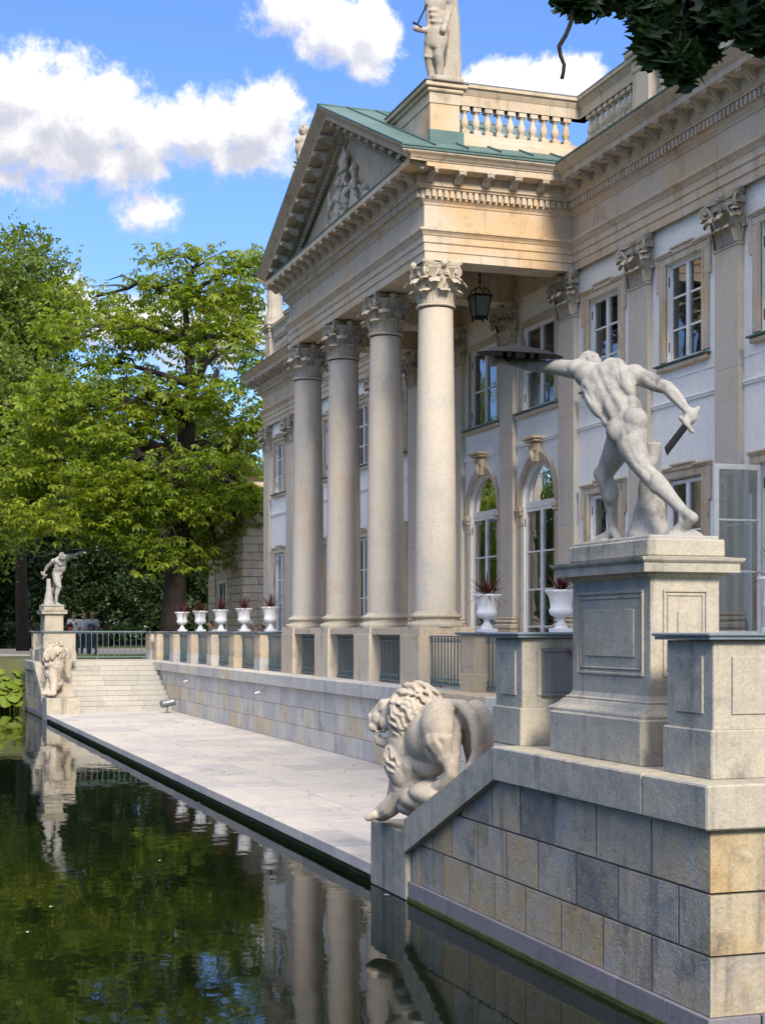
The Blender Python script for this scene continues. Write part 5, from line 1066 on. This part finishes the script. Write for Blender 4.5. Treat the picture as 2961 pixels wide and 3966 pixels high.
# ---- people
SKIN = plain('skin', (.30,.16,.11), .6)
def cloth(n_, c): return plain(n_, c, .9)
def person(label, loc, rz, shirt, pants, hair, pose='stand', h=1.76, sleeves=.5, arm='down', extra=None):
    t = empty('person', label, 'person', loc, 'visitors'); t.rotation_euler = (0, 0, rz); k = h/1.76; V = Vector
    sit = pose == 'sit'; hipz = .48 if sit else .92; lean = .18 if sit else 0
    b = MB(); sh = V((0, lean, hipz+.50)); nk_ = sh+V((0, .02, .06)); hd = nk_+V((0, .045+lean*.3, .17))
    b.ell(hd, (.075,.098,.118)); b.ell(hd+V((0,.03,-.06)), (.055,.06,.055)); b.ell(hd+V((0,.10,-.015)), (.012,.02,.022)); b.cap(nk_-V((0,0,.05)), .055, hd-V((0,.01,.05)), .05)
    for s in (-1, 1): b.ell(hd+V((s*.078,0,-.01)), (.012,.02,.03)); b.ell(hd+V((s*.03,.088,.02)), (.014,.012,.01))
    arms = []
    for s in (-1, 1):
        S0 = sh+V((s*.19,0,-.03))
        if arm == 'down' or (arm == 'mix' and s < 0): e_, w_ = S0+V((s*.05,-.02,-.29)), S0+V((s*.05,.06,-.53))
        else: e_, w_ = S0+V((s*.06,-.03,-.28)), S0+V((-s*.08,.2,-.30))
        cc(b, (S0, .055), (e_, .042), (w_, .03)); hnd = w_+unit(w_-e_)*.06; b.ell(hnd, (.035,.03,.045)); arms.append((S0, e_, w_))
        for j in range(4): b.cap(hnd+V((-.024+.016*j,.01,-.03)), .010, hnd+V((-.024+.016*j,.025,-.075)), .008)
        b.cap(hnd+V((-s*.03,.01,0)), .011, hnd+V((-s*.045,.03,-.03)), .009)
    hip = V((0,0,hipz)); b.ell(hip+V((0,0,.02)), (.15,.11,.12)); b.cap(hip+V((0,lean*.3,.1)), .12, sh-V((0,0,.08)), .14)
    legs = []
    for s in (-1, 1):
        H_ = hip+V((s*.09,0,-.02)); kn = H_+(V((s*.03,.42,.02)) if sit else V((s*.02,.02+.05*s,-.43))); an = kn+V((0, 0, -.40)) if sit else V((s*.12,-.02+.06*s,.08)); legs.append((H_, kn, an)); cc(b, (H_, .08), (kn, .052), (an, .038)); cc(b, (an+V((0,-.03,-.04)), .035), (an+V((0,.16,-.055)), .03))
    xf(b, Matrix.Scale(k, 4)); me = remesh(b, 'body', .02, SKIN, 2); inst('body', me, t)
    c = MB(); c.ell(sh-V((0,0,.1)), (.205,.125,.16)); c.cap(sh-V((0,0,.14)), .165, hip+V((0,0,.1)), .15); c.ell(hip+V((0,lean*.2,.12)), (.185,.135,.15)); c.ell((sh+hip)/2+V((0,.01,.05)), (.185,.13,.24)); c.ell(sh+V((0,0,-.01)), (.16,.09,.07))
    for S0, e_, w_ in arms: cc(c, (S0, .078), (S0.lerp(e_, sleeves*1.4), .072))
    xf(c, Matrix.Scale(k, 4)); inst('shirt', remesh(c, 'shirt', .02, shirt, 2), t)
    c = MB(); c.ell(hip+V((0,0,-.0)), (.17,.13,.12))
    for H_, kn, an in legs: cc(c, (H_, .10), (kn, .072), (an+V((0,0,.0)), .062))
    xf(c, Matrix.Scale(k, 4)); inst('trousers', remesh(c, 'trousers', .02, pants, 2), t)
    c = MB(); 
    for H_, kn, an in legs: cc(c, (an+V((0,-.03,-.035)), .045), (an+V((0,.10,-.045)), .045), (an+V((0,.17,-.05)), .035))
    xf(c, Matrix.Scale(k, 4)); inst('shoes', remesh(c, 'shoes', .02, M['dark'], 1), t)
    if hair:
        c = MB(); c.ell(hd+V((0,-.015,.03)), (.083,.10,.10)); c.ell(hd+V((0,-.05,-.02)), (.078,.06,.09)); xf(c, Matrix.Scale(k, 4)); hme = remesh(c, 'hair', .02, hair, 1)
        inst('hair', hme, t)
    if extra:
        for nm, mb_, mt in extra(hd, sh, hip): xf(mb_, Matrix.Scale(k, 4)); mb_.build(nm, mt, t)
    return t
navy, blk, red_ = cloth('dark_denim', (.03,.045,.08)), cloth('black_cloth', (.012,.012,.014)), cloth('red_cloth', (.5,.05,.03))
def glasses(hd): return ('sunglasses', MB().box(hd.x-.07, hd.x+.07, hd.y+.085, hd.y+.105, hd.z+.005, hd.z+.04, .006), blk)
def ex1(hd, sh, hip):
    c = sh+Vector((0, .125, -.13)); bag = MB().box(.02, .26, .14, .26, hip.z+.16, hip.z+.36, .04)
    rd_ = MB(); rd_.ell((.12,.2,hip.z-.0), (.10,.07,.16)); rd_.ell((.12,.22,hip.z+.16), .07)
    return [glasses(hd), ('shirt_print', MB().box(-.13, .15, c.y-.0, c.y+.012, c.z-.05, c.z+.045, .004), blk), ('print_stripe', MB().box(-.13, .02, c.y+.0, c.y+.014, c.z-.075, c.z-.052, .002), red_), ('jacket', bag, blk), ('red_jacket', rd_, red_)]
def ex2(hd, sh, hip):
    j = MB(); j.ell((-.02,.17,hip.z+.20), (.2,.08,.17)); return [glasses(hd), ('jacket', j, navy)]
pz = zg+.008
person('man in white printed t-shirt and jeans on the path behind the railing', (8.22,63.6,pz), math.radians(165), cloth('white_tshirt', (.55,.55,.57)), navy, cloth('brown_hair', (.08,.045,.03)), arm='mix', extra=ex1)
person('bald man in grey t-shirt carrying a dark jacket on the path behind the railing', (8.98,63.5,pz), math.radians(140), cloth('grey_tshirt', (.26,.31,.34)), navy, None, arm='fold', extra=ex2)
person('man in pale shirt mostly hidden behind the bald man', (8.78,64.4,pz), math.radians(150), cloth('pale_shirt', (.36,.38,.43)), navy, cloth('dark_hair', (.03,.02,.015)), arm='fold')
bench = empty('stone_bench', 'long stone bench behind the far urns, mostly hidden by the parapet', 'bench')
MB().box(10.9, 11.4, 42, 50.5, ZU+.33, ZU+.44, .01).build('seat', M['block'], bench)
for y in (42.5, 46.2, 50): MB().box(11.0, 11.3, y-.15, y+.15, ZU-.03, ZU+.33, .01).build('leg', M['block'], bench)
person('seated person in grey shirt bending forward between the far urns', (11.1,49.2,ZU-.03), math.radians(95), cloth('grey_shirt', (.5,.48,.45)), blk, cloth('black_hair', (.02,.015,.012)), 'sit')
person('seated person with grey hair and bare shoulders behind the fourth far urn', (11.1,43.6,ZU-.03), math.radians(90), cloth('tan_top', (.4,.2,.15)), blk, cloth('grey_hair', (.4,.38,.36)), 'sit', 1.7)
person('seated child in white top with brown hair, right of the grey haired person', (11.1,42.6,ZU-.03), math.radians(110), cloth('lilac_top', (.7,.68,.78)), navy, cloth('chestnut_hair', (.10,.05,.03)), 'sit', 1.55)
# ================================================================ trees and plants
def scatter(tv, tf, pos, yaw, tilt, roll, sc):
    n = len(pos); cy, sy, ct, st, cr, sr = np.cos(yaw), np.sin(yaw), np.cos(tilt), np.sin(tilt), np.cos(roll), np.sin(roll)
    Z = np.zeros(n); O = np.ones(n)
    Rz = np.stack([cy,-sy,Z, sy,cy,Z, Z,Z,O], 1).reshape(n,3,3); Rx = np.stack([O,Z,Z, Z,ct,-st, Z,st,ct], 1).reshape(n,3,3); Ry = np.stack([cr,Z,sr, Z,O,Z, -sr,Z,cr], 1).reshape(n,3,3)
    R_ = Rz@Rx@Ry; V = np.einsum('nij,kj->nki', R_, tv)*sc[:,None,None]+pos[:,None,:]
    F = tf[None]+(np.arange(n)*len(tv))[:,None,None]
    return V.reshape(-1,3), F.reshape(-1, tf.shape[1])
def palmate():
    v = []; f = []
    for k in range(6):
        a = -2.3+k*.92; d = np.array([math.cos(a), math.sin(a), 0]); s = np.array([-d[1], d[0], 0]); b = len(v); L = .21 if k not in (0, 5) else .15; w = .042
        v += [d*.015, d*L*.62+s*w+[0,0,-.045], d*L+[0,0,-.115], d*L*.62-s*w+[0,0,-.045]]; f.append([b, b+1, b+2, b+3])
    return np.array(v), np.array(f)
def tuft(n=7, r=.16, L=.11, w=.035, seed=1):
    g = np.random.default_rng(seed); v = []; f = []
    for k in range(n):
        c = g.normal(0, r*.5, 3)*[1,1,.6]; a = g.uniform(0, 6.28); d = np.array([math.cos(a), math.sin(a), g.uniform(-.6,.2)]); s = np.cross(d, [0,0,1]); s = s/np.linalg.norm(s)+np.array([0,0,g.uniform(-.5,.5)]); b = len(v)
        v += [c, c+d*L*.5+s*w, c+d*L, c+d*L*.5-s*w]; f.append([b, b+1, b+2, b+3])
    return np.array(v), np.array(f)
PALM, TUFT = palmate(), tuft()
def crown_pts(ells, per, sub, sig, g):
    out = []
    for (c, r, wgt) in ells:
        c, r = np.array(c), np.array(r); ns = max(3, int(per*wgt*(r[0]*r[2]+r[0]*r[1]+r[1]*r[2])/3))
        d = g.normal(size=(ns,3)); d /= np.linalg.norm(d, axis=1)[:,None]; rad_ = g.uniform(.25, 1, ns)**.45
        sc = c+d*r*rad_[:,None]
        n = g.poisson(sub, ns); p = np.repeat(sc, n, 0)+g.normal(size=(n.sum(),3))*np.array(sig); out.append(p)
    return np.concatenate(out)
def limb(mb, a, b, r0, r1, seed, seg=8, wob=.12):
    r_ = random.Random(seed); a, b = Vector(a), Vector(b); L = (b-a).length; pts = []; rad_ = []
    for i in range(7):
        t = i/6; p = a.lerp(b, t)+Vector((0,0,1))*(math.sin(t*math.pi)*L*.10)
        if 0 < i < 6: p += Vector((r_.uniform(-1,1), r_.uniform(-1,1), r_.uniform(-1,1)))*L*wob*.35
        pts.append(p); rad_.append(r0+(r1-r0)*t**.8)
    mb.tube(pts, rad_, seg, True, True); return pts
def tree(name, label, trunk, ells, tmpl, mat, per=5, sub=26, sig=(.45,.45,.2), scale=1.0, seed=1, group=None, tiltr=.5, fork=None, minor=14, cat='tree'):
    g = np.random.default_rng(seed); t = empty(name, label, cat, trunk[0][0], group); base = Vector(trunk[0][0]); t.location = (0, 0, 0)
    mb = MB(); mb.tube([p for p, r in trunk], [r for p, r in trunk], 12); top = Vector(trunk[-1][0]); n_ = len(trunk)
    for i, (c, r, w) in enumerate(ells):
        c = Vector(c); src = min([Vector(p) for p, q in trunk[n_//2:]], key=lambda p: (p-c).length+2*max(0, p.z-c.z)); k = min(.24, .05*max(r)+.05)
        pts = limb(mb, src, c, k, .05, seed*50+i)
        for j in range(minor//4): d = g.normal(size=3); d /= np.linalg.norm(d); e = Vector(np.array(c)+d*np.array(r)*.85); limb(mb, pts[3+j % 3], e, .055, .012, seed*99+i*7+j, 5)
    mb.build('trunk', M['bark'], t)
    pos = crown_pts(ells, per, sub, sig, g); n = len(pos)
    V, F = scatter(tmpl[0], tmpl[1], pos, g.uniform(0, 6.283, n), g.normal(0, tiltr, n), g.normal(0, tiltr, n), g.uniform(.75, 1.3, n)*scale)
    me = fastmesh('crown', V, F, mat); inst('crown', me, t); return t
def E3(dx, dy, rx, ry, d, dz=1.0, w=1.0):
    k = 1.7924*d/FPX; c = P(dx, dy, d); return ((c.x, c.y, c.z), (rx*k, max(rx, ry)*k*dz, ry*k), w)
D0 = 57.5
CH = [(430,555,110,42,0),(345,620,75,48,1),(505,580,75,48,-1),(430,640,120,52,0),(545,650,55,70,1),(255,715,105,70,-1),(380,735,110,70,1),(505,745,85,80,-1),(560,760,40,60,2),
 (165,790,85,70,1),(110,890,100,80,-1),(245,870,115,80,-2),(355,850,70,60,2),(500,880,85,80,-1.5),(540,975,50,70,0),(85,1000,105,80,0),(245,1010,125,80,-2.5),(370,990,70,60,3),(480,1060,90,65,-1.5),(520,1140,50,45,0),
 (180,1110,120,60,-2),(320,1130,90,50,-2.5),(40,1100,80,60,1),(420,1150,70,45,1),(470,1200,50,30,0),(455,960,70,60,2),(520,1050,55,60,2.5),(440,1090,60,50,3),(330,700,90,60,3),(470,670,100,60,3),(300,930,100,70,3),(150,950,110,70,3),(545,1090,30,60,-1),(300,1060,90,60,-3),(380,1080,60,50,-3.2),(430,1010,60,50,-3),(350,1190,70,35,-3),(210,640,60,45,2),(140,730,70,50,2)]
tr = [(P(376,1372,D0), .58), (P(374,1340,D0), .48), (P(380,1250,D0), .42), (P(392,1120,D0), .37), (P(401,990,D0), .33), (P(404,900,D0), .34), (P(415,830,D0), .22), (P(405,740,D0+.3), .15), (P(400,650,D0), .09)]
ct_ = tree('chestnut_tree', 'big horse chestnut with thick dark trunk and yellow green leaves left of the palace', tr, [E3(a, b, c, d, D0+o, .8, .62 if b < 800 else 1) for a, b, c, d, o in CH], PALM, M['chestnut'], 6.4, 25, (.55,.55,.22), 1.25, 3, 'trees behind the terrace', .38)
mb = MB()
for pts, rs in (([(408,905),(398,872),(372,856),(345,862),(325,850),(322,800)], [.26,.22,.2,.18,.16,.1]), ([(408,900),(430,868),(452,850),(470,800)], [.24,.2,.16,.1]), ([(412,860),(440,790),(455,720)], [.2,.15,.08]), ([(395,1100),(340,1010),(300,980),(270,930)], [.2,.16,.13,.08])):
    mb.tube([P(x, y, D0-.4-.25*i) for i, (x, y) in enumerate(pts)], rs, 8)
mb.build('limb', M['bark'], ct_)
def simple_tree(name, label, dx, d, topy, halfw, basey, mat, seed, tm=TUFT, sc=1.9, per=3.2, sub=30, boty=1200, cat='tree'):
    g = random.Random(seed); k = 1.7924*d/FPX; c0 = P(dx, 1362, d); gz = zg; tb = Vector((c0.x, c0.y, gz)); H = CAMH+(V0-topy*1.7924)*d/FPX
    zb = CAMH+(V0-boty*1.7924)*d/FPX; el = []
    nl = 5
    for l in range(nl):
        t = (l+.5)/nl; z = zb+(H-zb)*t; w = halfw*k*(math.sin(math.pi*min(1, .22+.78*t))**.7 if t > .3 else .85); m_ = 4 if l < nl-1 else 2
        for j in range(m_): a = 6.28*j/m_+g.uniform(0, 1); q = w*.55; el.append(((tb.x+q*math.cos(a)*g.uniform(.6, 1.1), tb.y+q*math.sin(a)*g.uniform(.6, 1.1), z+g.uniform(-.6, .6)), (w*.55, w*.55, (H-zb)/nl*.75), 1))
    el = [(c, r, w) for c, r, w in el if c[2]+r[2] < H+.8]
    trk = [(tb+Vector((g.uniform(-.2, .2)*i, g.uniform(-.2, .2)*i, (H-gz)*.8*i/5-.2*(i == 0))), .34*(1-.15*i)) for i in range(6)]
    return tree(name, label, trk, el, tm, mat, per, sub, (.6,.6,.35), sc, seed, 'trees behind the terrace', .8, minor=8, cat=cat)
simple_tree('linden_tree', 'tall rounded green tree behind the chestnut at the left edge', 50, 74, 500, 170, 1362, M['linden'], 21, boty=900)
simple_tree('linden_tree', 'darker green tree filling the left edge below the tall rounded tree', -20, 68, 690, 150, 1362, M['linden'], 22, boty=1180)
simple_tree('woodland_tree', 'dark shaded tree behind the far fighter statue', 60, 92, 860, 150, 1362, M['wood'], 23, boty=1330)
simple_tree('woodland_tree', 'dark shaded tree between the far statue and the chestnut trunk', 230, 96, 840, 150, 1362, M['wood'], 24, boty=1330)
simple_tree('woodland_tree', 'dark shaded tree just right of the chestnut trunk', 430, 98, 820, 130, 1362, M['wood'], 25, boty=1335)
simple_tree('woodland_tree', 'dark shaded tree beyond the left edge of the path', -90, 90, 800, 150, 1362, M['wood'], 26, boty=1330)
for i, (dx, d, ty, hw) in enumerate(((-330, 80, 560, 170), (-620, 84, 520, 180), (-900, 90, 560, 190), (-1250, 88, 500, 190), (-1700, 84, 520, 190))):
    simple_tree('bank_tree', '%s park tree beyond the left edge of the picture, counted along the far bank' % ['first', 'second', 'third', 'fourth', 'fifth'][i], dx, d, ty, hw, 1362, M['linden' if i % 2 else 'chestnut'], 40+i, sc=2.6, per=1.2, sub=22, boty=1250)
# distant wood behind everything
g = np.random.default_rng(8); n = 42000; x = g.uniform(-120, 70, n); z = zg+g.uniform(0, 1, n)**1.2*13; pos = np.stack([x, 112+g.normal(0, 3, n)+4*np.sin(x*.2), z], 1)
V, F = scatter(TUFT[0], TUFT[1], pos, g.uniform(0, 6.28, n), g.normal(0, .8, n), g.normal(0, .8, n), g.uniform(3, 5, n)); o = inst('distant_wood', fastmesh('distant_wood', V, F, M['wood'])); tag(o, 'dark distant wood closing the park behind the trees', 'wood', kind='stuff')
# hedge behind the path
g = np.random.default_rng(9); n = 9000; pos = np.stack([g.uniform(-30, 12.5, n), 86.5+g.uniform(-.8, .8, n), zg+g.uniform(0, 1, n)**.7*1.35], 1)
V, F = scatter(TUFT[0], TUFT[1], pos, g.uniform(0, 6.28, n), g.normal(0, .8, n), g.normal(0, .8, n), g.uniform(1, 1.6, n)); tag(inst('hedge', fastmesh('hedge', V, F, M['hedge'])), 'low dark hedge along the far side of the path', 'hedge')
# grass by the railing
g = np.random.default_rng(10); n = 5000; bl = np.array([[-.012,0,0],[.012,0,0],[.004,.03,.16],[-.004,.03,.16]]); pos = np.stack([g.uniform(6.2, 12.5, n), g.uniform(53.2, 59.3, n), np.full(n, zg)], 1)
V, F = scatter(bl, np.array([[0,1,2,3]]), pos, g.uniform(0, 6.28, n), g.normal(0, .3, n), g.normal(0, .3, n), g.uniform(.35, .8, n)); tag(inst('lawn_grass', fastmesh('lawn_grass', V, F, M['grass'])), 'short bright grass behind the far railing', 'grass', kind='stuff')
# butterbur on the far bank
def butterleaf():
    m = MB(); n = 14; v = [(0,0,0)]; f = []
    for k in range(n): a = 2*math.pi*(k+.5)/n; q = 1+.08*math.cos(3*a)-(.35 if k in (0, n-1) else 0); v += [(math.cos(a)*.13*q, math.sin(a)*.13*q, .012), (math.cos(a)*.26*q, math.sin(a)*.26*q, -.03+.035*math.cos(k*2.6))]
    for k in range(n): b = 1+2*k; c = 1+2*((k+1) % n); f += [(0, b, c), (b, b+1, c+1, c)]
    return m.add(v, f, True).mesh('leaf')
blm = butterleaf(); blm.materials.append(M['butter']); bt = empty('butterbur', 'bright green butterbur with big round leaves on the far bank at the left', 'plant'); r_ = random.Random(12); stm = MB()
for k in range(260):
    x = r_.uniform(2.0, 4.93); t = r_.random(); y = 50.5+2.2*t; z = .12+1.05*t+r_.uniform(.0, .35); s = r_.uniform(.45, 1.0)
    inst('leaf', blm, bt, (x, y, z), (r_.uniform(.1, .75), r_.uniform(-.35, .35), r_.uniform(-.9, .9)), (s, s, s)); stm.tube([(x, y, z), (x+r_.uniform(-.1, .1), y+.12, -.2+1.0*t)], .012, 4)
tag(stm.build('stems', M['butter'], bt), kind='stuff')
# oak branch overhead, its trunk outside the frame on the right
def oakleaf():
    out = [(0,.0),(.02,.02),(.03,.035),(.075,.04),(.04,.065),(.045,.085),(.10,.105),(.045,.11),(.04,.13),(.075,.16),(.03,.155),(.0,.20)]
    v = [(x, y-.1, -.15*abs(x)) for x, y in out]+[(-x, y-.1, -.15*abs(x)) for x, y in out[1:-1]]; n = len(out); f = []
    L = [0]+list(range(n, n+n-2))+[n-1]
    for i in range(n-1): f.append([i, i+1, L[i+1], L[i]])
    return np.array(v), np.array([q if len(set(q)) == 4 else [q[0], q[1], q[2], q[2]] for q in f])
OT = oakleaf(); DO = 12.6
OK_ = [(1250,8,48,22,0,1.2),(1295,-5,30,30,.3,1),(1395,20,35,40,0,1.2),(1430,85,55,55,0,1.5),(1470,140,42,36,-.2,1.6),(1490,50,60,55,.3,1.3),(1560,25,60,45,0,1.3),(1620,45,50,42,-.2,1.3),(1680,60,60,50,0,1),(1510,105,38,40,.2,1.2),(1370,-30,120,40,.4,.8),(1560,-40,150,50,.2,.7)]
def oakpts(g):
    ps = []
    for dx, dy, rx, ry, o, w in OK_:
        k = 1.7924*DO/FPX; c = P(dx, dy, DO+o); n = int(.032*rx*ry*w); d = g.normal(size=(n,3)); d /= np.linalg.norm(d, axis=1)[:,None]
        ps.append(np.array(c)+d*np.array([rx*k, rx*k*.8, ry*k])*(g.uniform(.1, 1, n)**.5)[:,None])
    n = 5200; d = g.normal(size=(n,3)); d /= np.linalg.norm(d, axis=1)[:,None]; ps.append(np.array([9.2,4.6,12.2])+d*np.array([4.6,4.6,2.9])*(g.uniform(.1, 1, n)**.4)[:,None])
    return np.concatenate(ps)
ot = empty('oak_tree', 'oak with dark lobed leaves hanging into the top right corner', 'tree'); g = np.random.default_rng(31); pos = oakpts(g); n = len(pos)
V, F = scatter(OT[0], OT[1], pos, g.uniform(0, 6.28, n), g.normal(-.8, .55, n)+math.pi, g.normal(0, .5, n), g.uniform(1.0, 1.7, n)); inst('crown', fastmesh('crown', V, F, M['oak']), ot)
q = MB(); ob = Vector((11.5, 2.2, 1.5)); q.tube([ob, ob+Vector((.1,.1,2.5)), ob+Vector((-.1,.2,5)), ob+Vector((-.6,.8,8)), ob+Vector((-1,1,11)), ob+Vector((-1.5,2,14))], [.55,.45,.4,.32,.24,.1], 12); q.build('trunk', M['bark'], ot)
q = MB(); limb(q, ob+Vector((-.5,.6,7.4)), P(1480, -60, DO), .14, .05, 3, wob=.08); limb(q, ob+Vector((-.9,.9,10)), (7, 7, 13), .12, .03, 4)
for a in OK_: limb(q, P(1480, -60, DO), P(a[0], a[1], DO+a[4]), .03, .008, int(a[0]), 5, .1)
q.tube([P(x, y, DO-.1) for x, y in ((1262,-20),(1236,25),(1232,50),(1222,75),(1207,100),(1210,120),(1218,140),(1216,158),(1213,170))], [.02,.02,.018,.018,.019,.017,.017,.016,.017], 6); q.build('limb', M['bark'], ot)
# fallen petals and leaves floating on the pond
fm = plain('pale_petal', (.55,.55,.5), .6); r_ = random.Random(5)
fme = MB().add([(-.05,0,0),(-.02,.02,.004),(.05,.005,0),(.02,-.02,.004)], [(0,3,2,1)]).mesh('floating_leaf'); fme.materials.append(fm)
spots = ((112,1960,'at the far left'), (60,2015,'lower left, near the edge'), (430,1735,'below the reflected urns'), (620,1795,'beside the reflected column'), (345,1860,'in the middle of the dark water'), (835,1935,'in front of the near lion'), (455,1780,'above the reflected tree'))
for dx, dy, w in spots:
    d = CAMH*FPX/(dy*1.7924-V0); p = P(dx, dy, d); tag(inst('floating_leaf', fme, None, (p.x, p.y, .006), (0, 0, r_.uniform(0, 6)), (.7,.7,1)), 'small pale leaf floating on the pond '+w, 'leaf', 'leaves on the water')

# dry leaves and crumbs blown over the lower terrace
g = np.random.default_rng(77); n = 260; lt = np.array([[-.03,0,0],[0,.014,.008],[.03,0,.002],[0,-.014,.006]]); pos = np.stack([5.2+3.6*g.uniform(0, 1, n)**.6, g.uniform(15, 45.2, n), np.full(n, ZT+.004)], 1)
V, F = scatter(lt, np.array([[0,3,2,1]]), pos, g.uniform(0, 6.28, n), g.normal(0, .12, n), g.normal(0, .12, n), g.uniform(.3, 1.2, n)); tag(inst('leaf_litter', fastmesh('leaf_litter', V, F, plain('dry_leaf', (.10,.07,.04), .9))), 'scattered dry leaf crumbs on the lower terrace paving', 'leaf litter', kind='stuff')
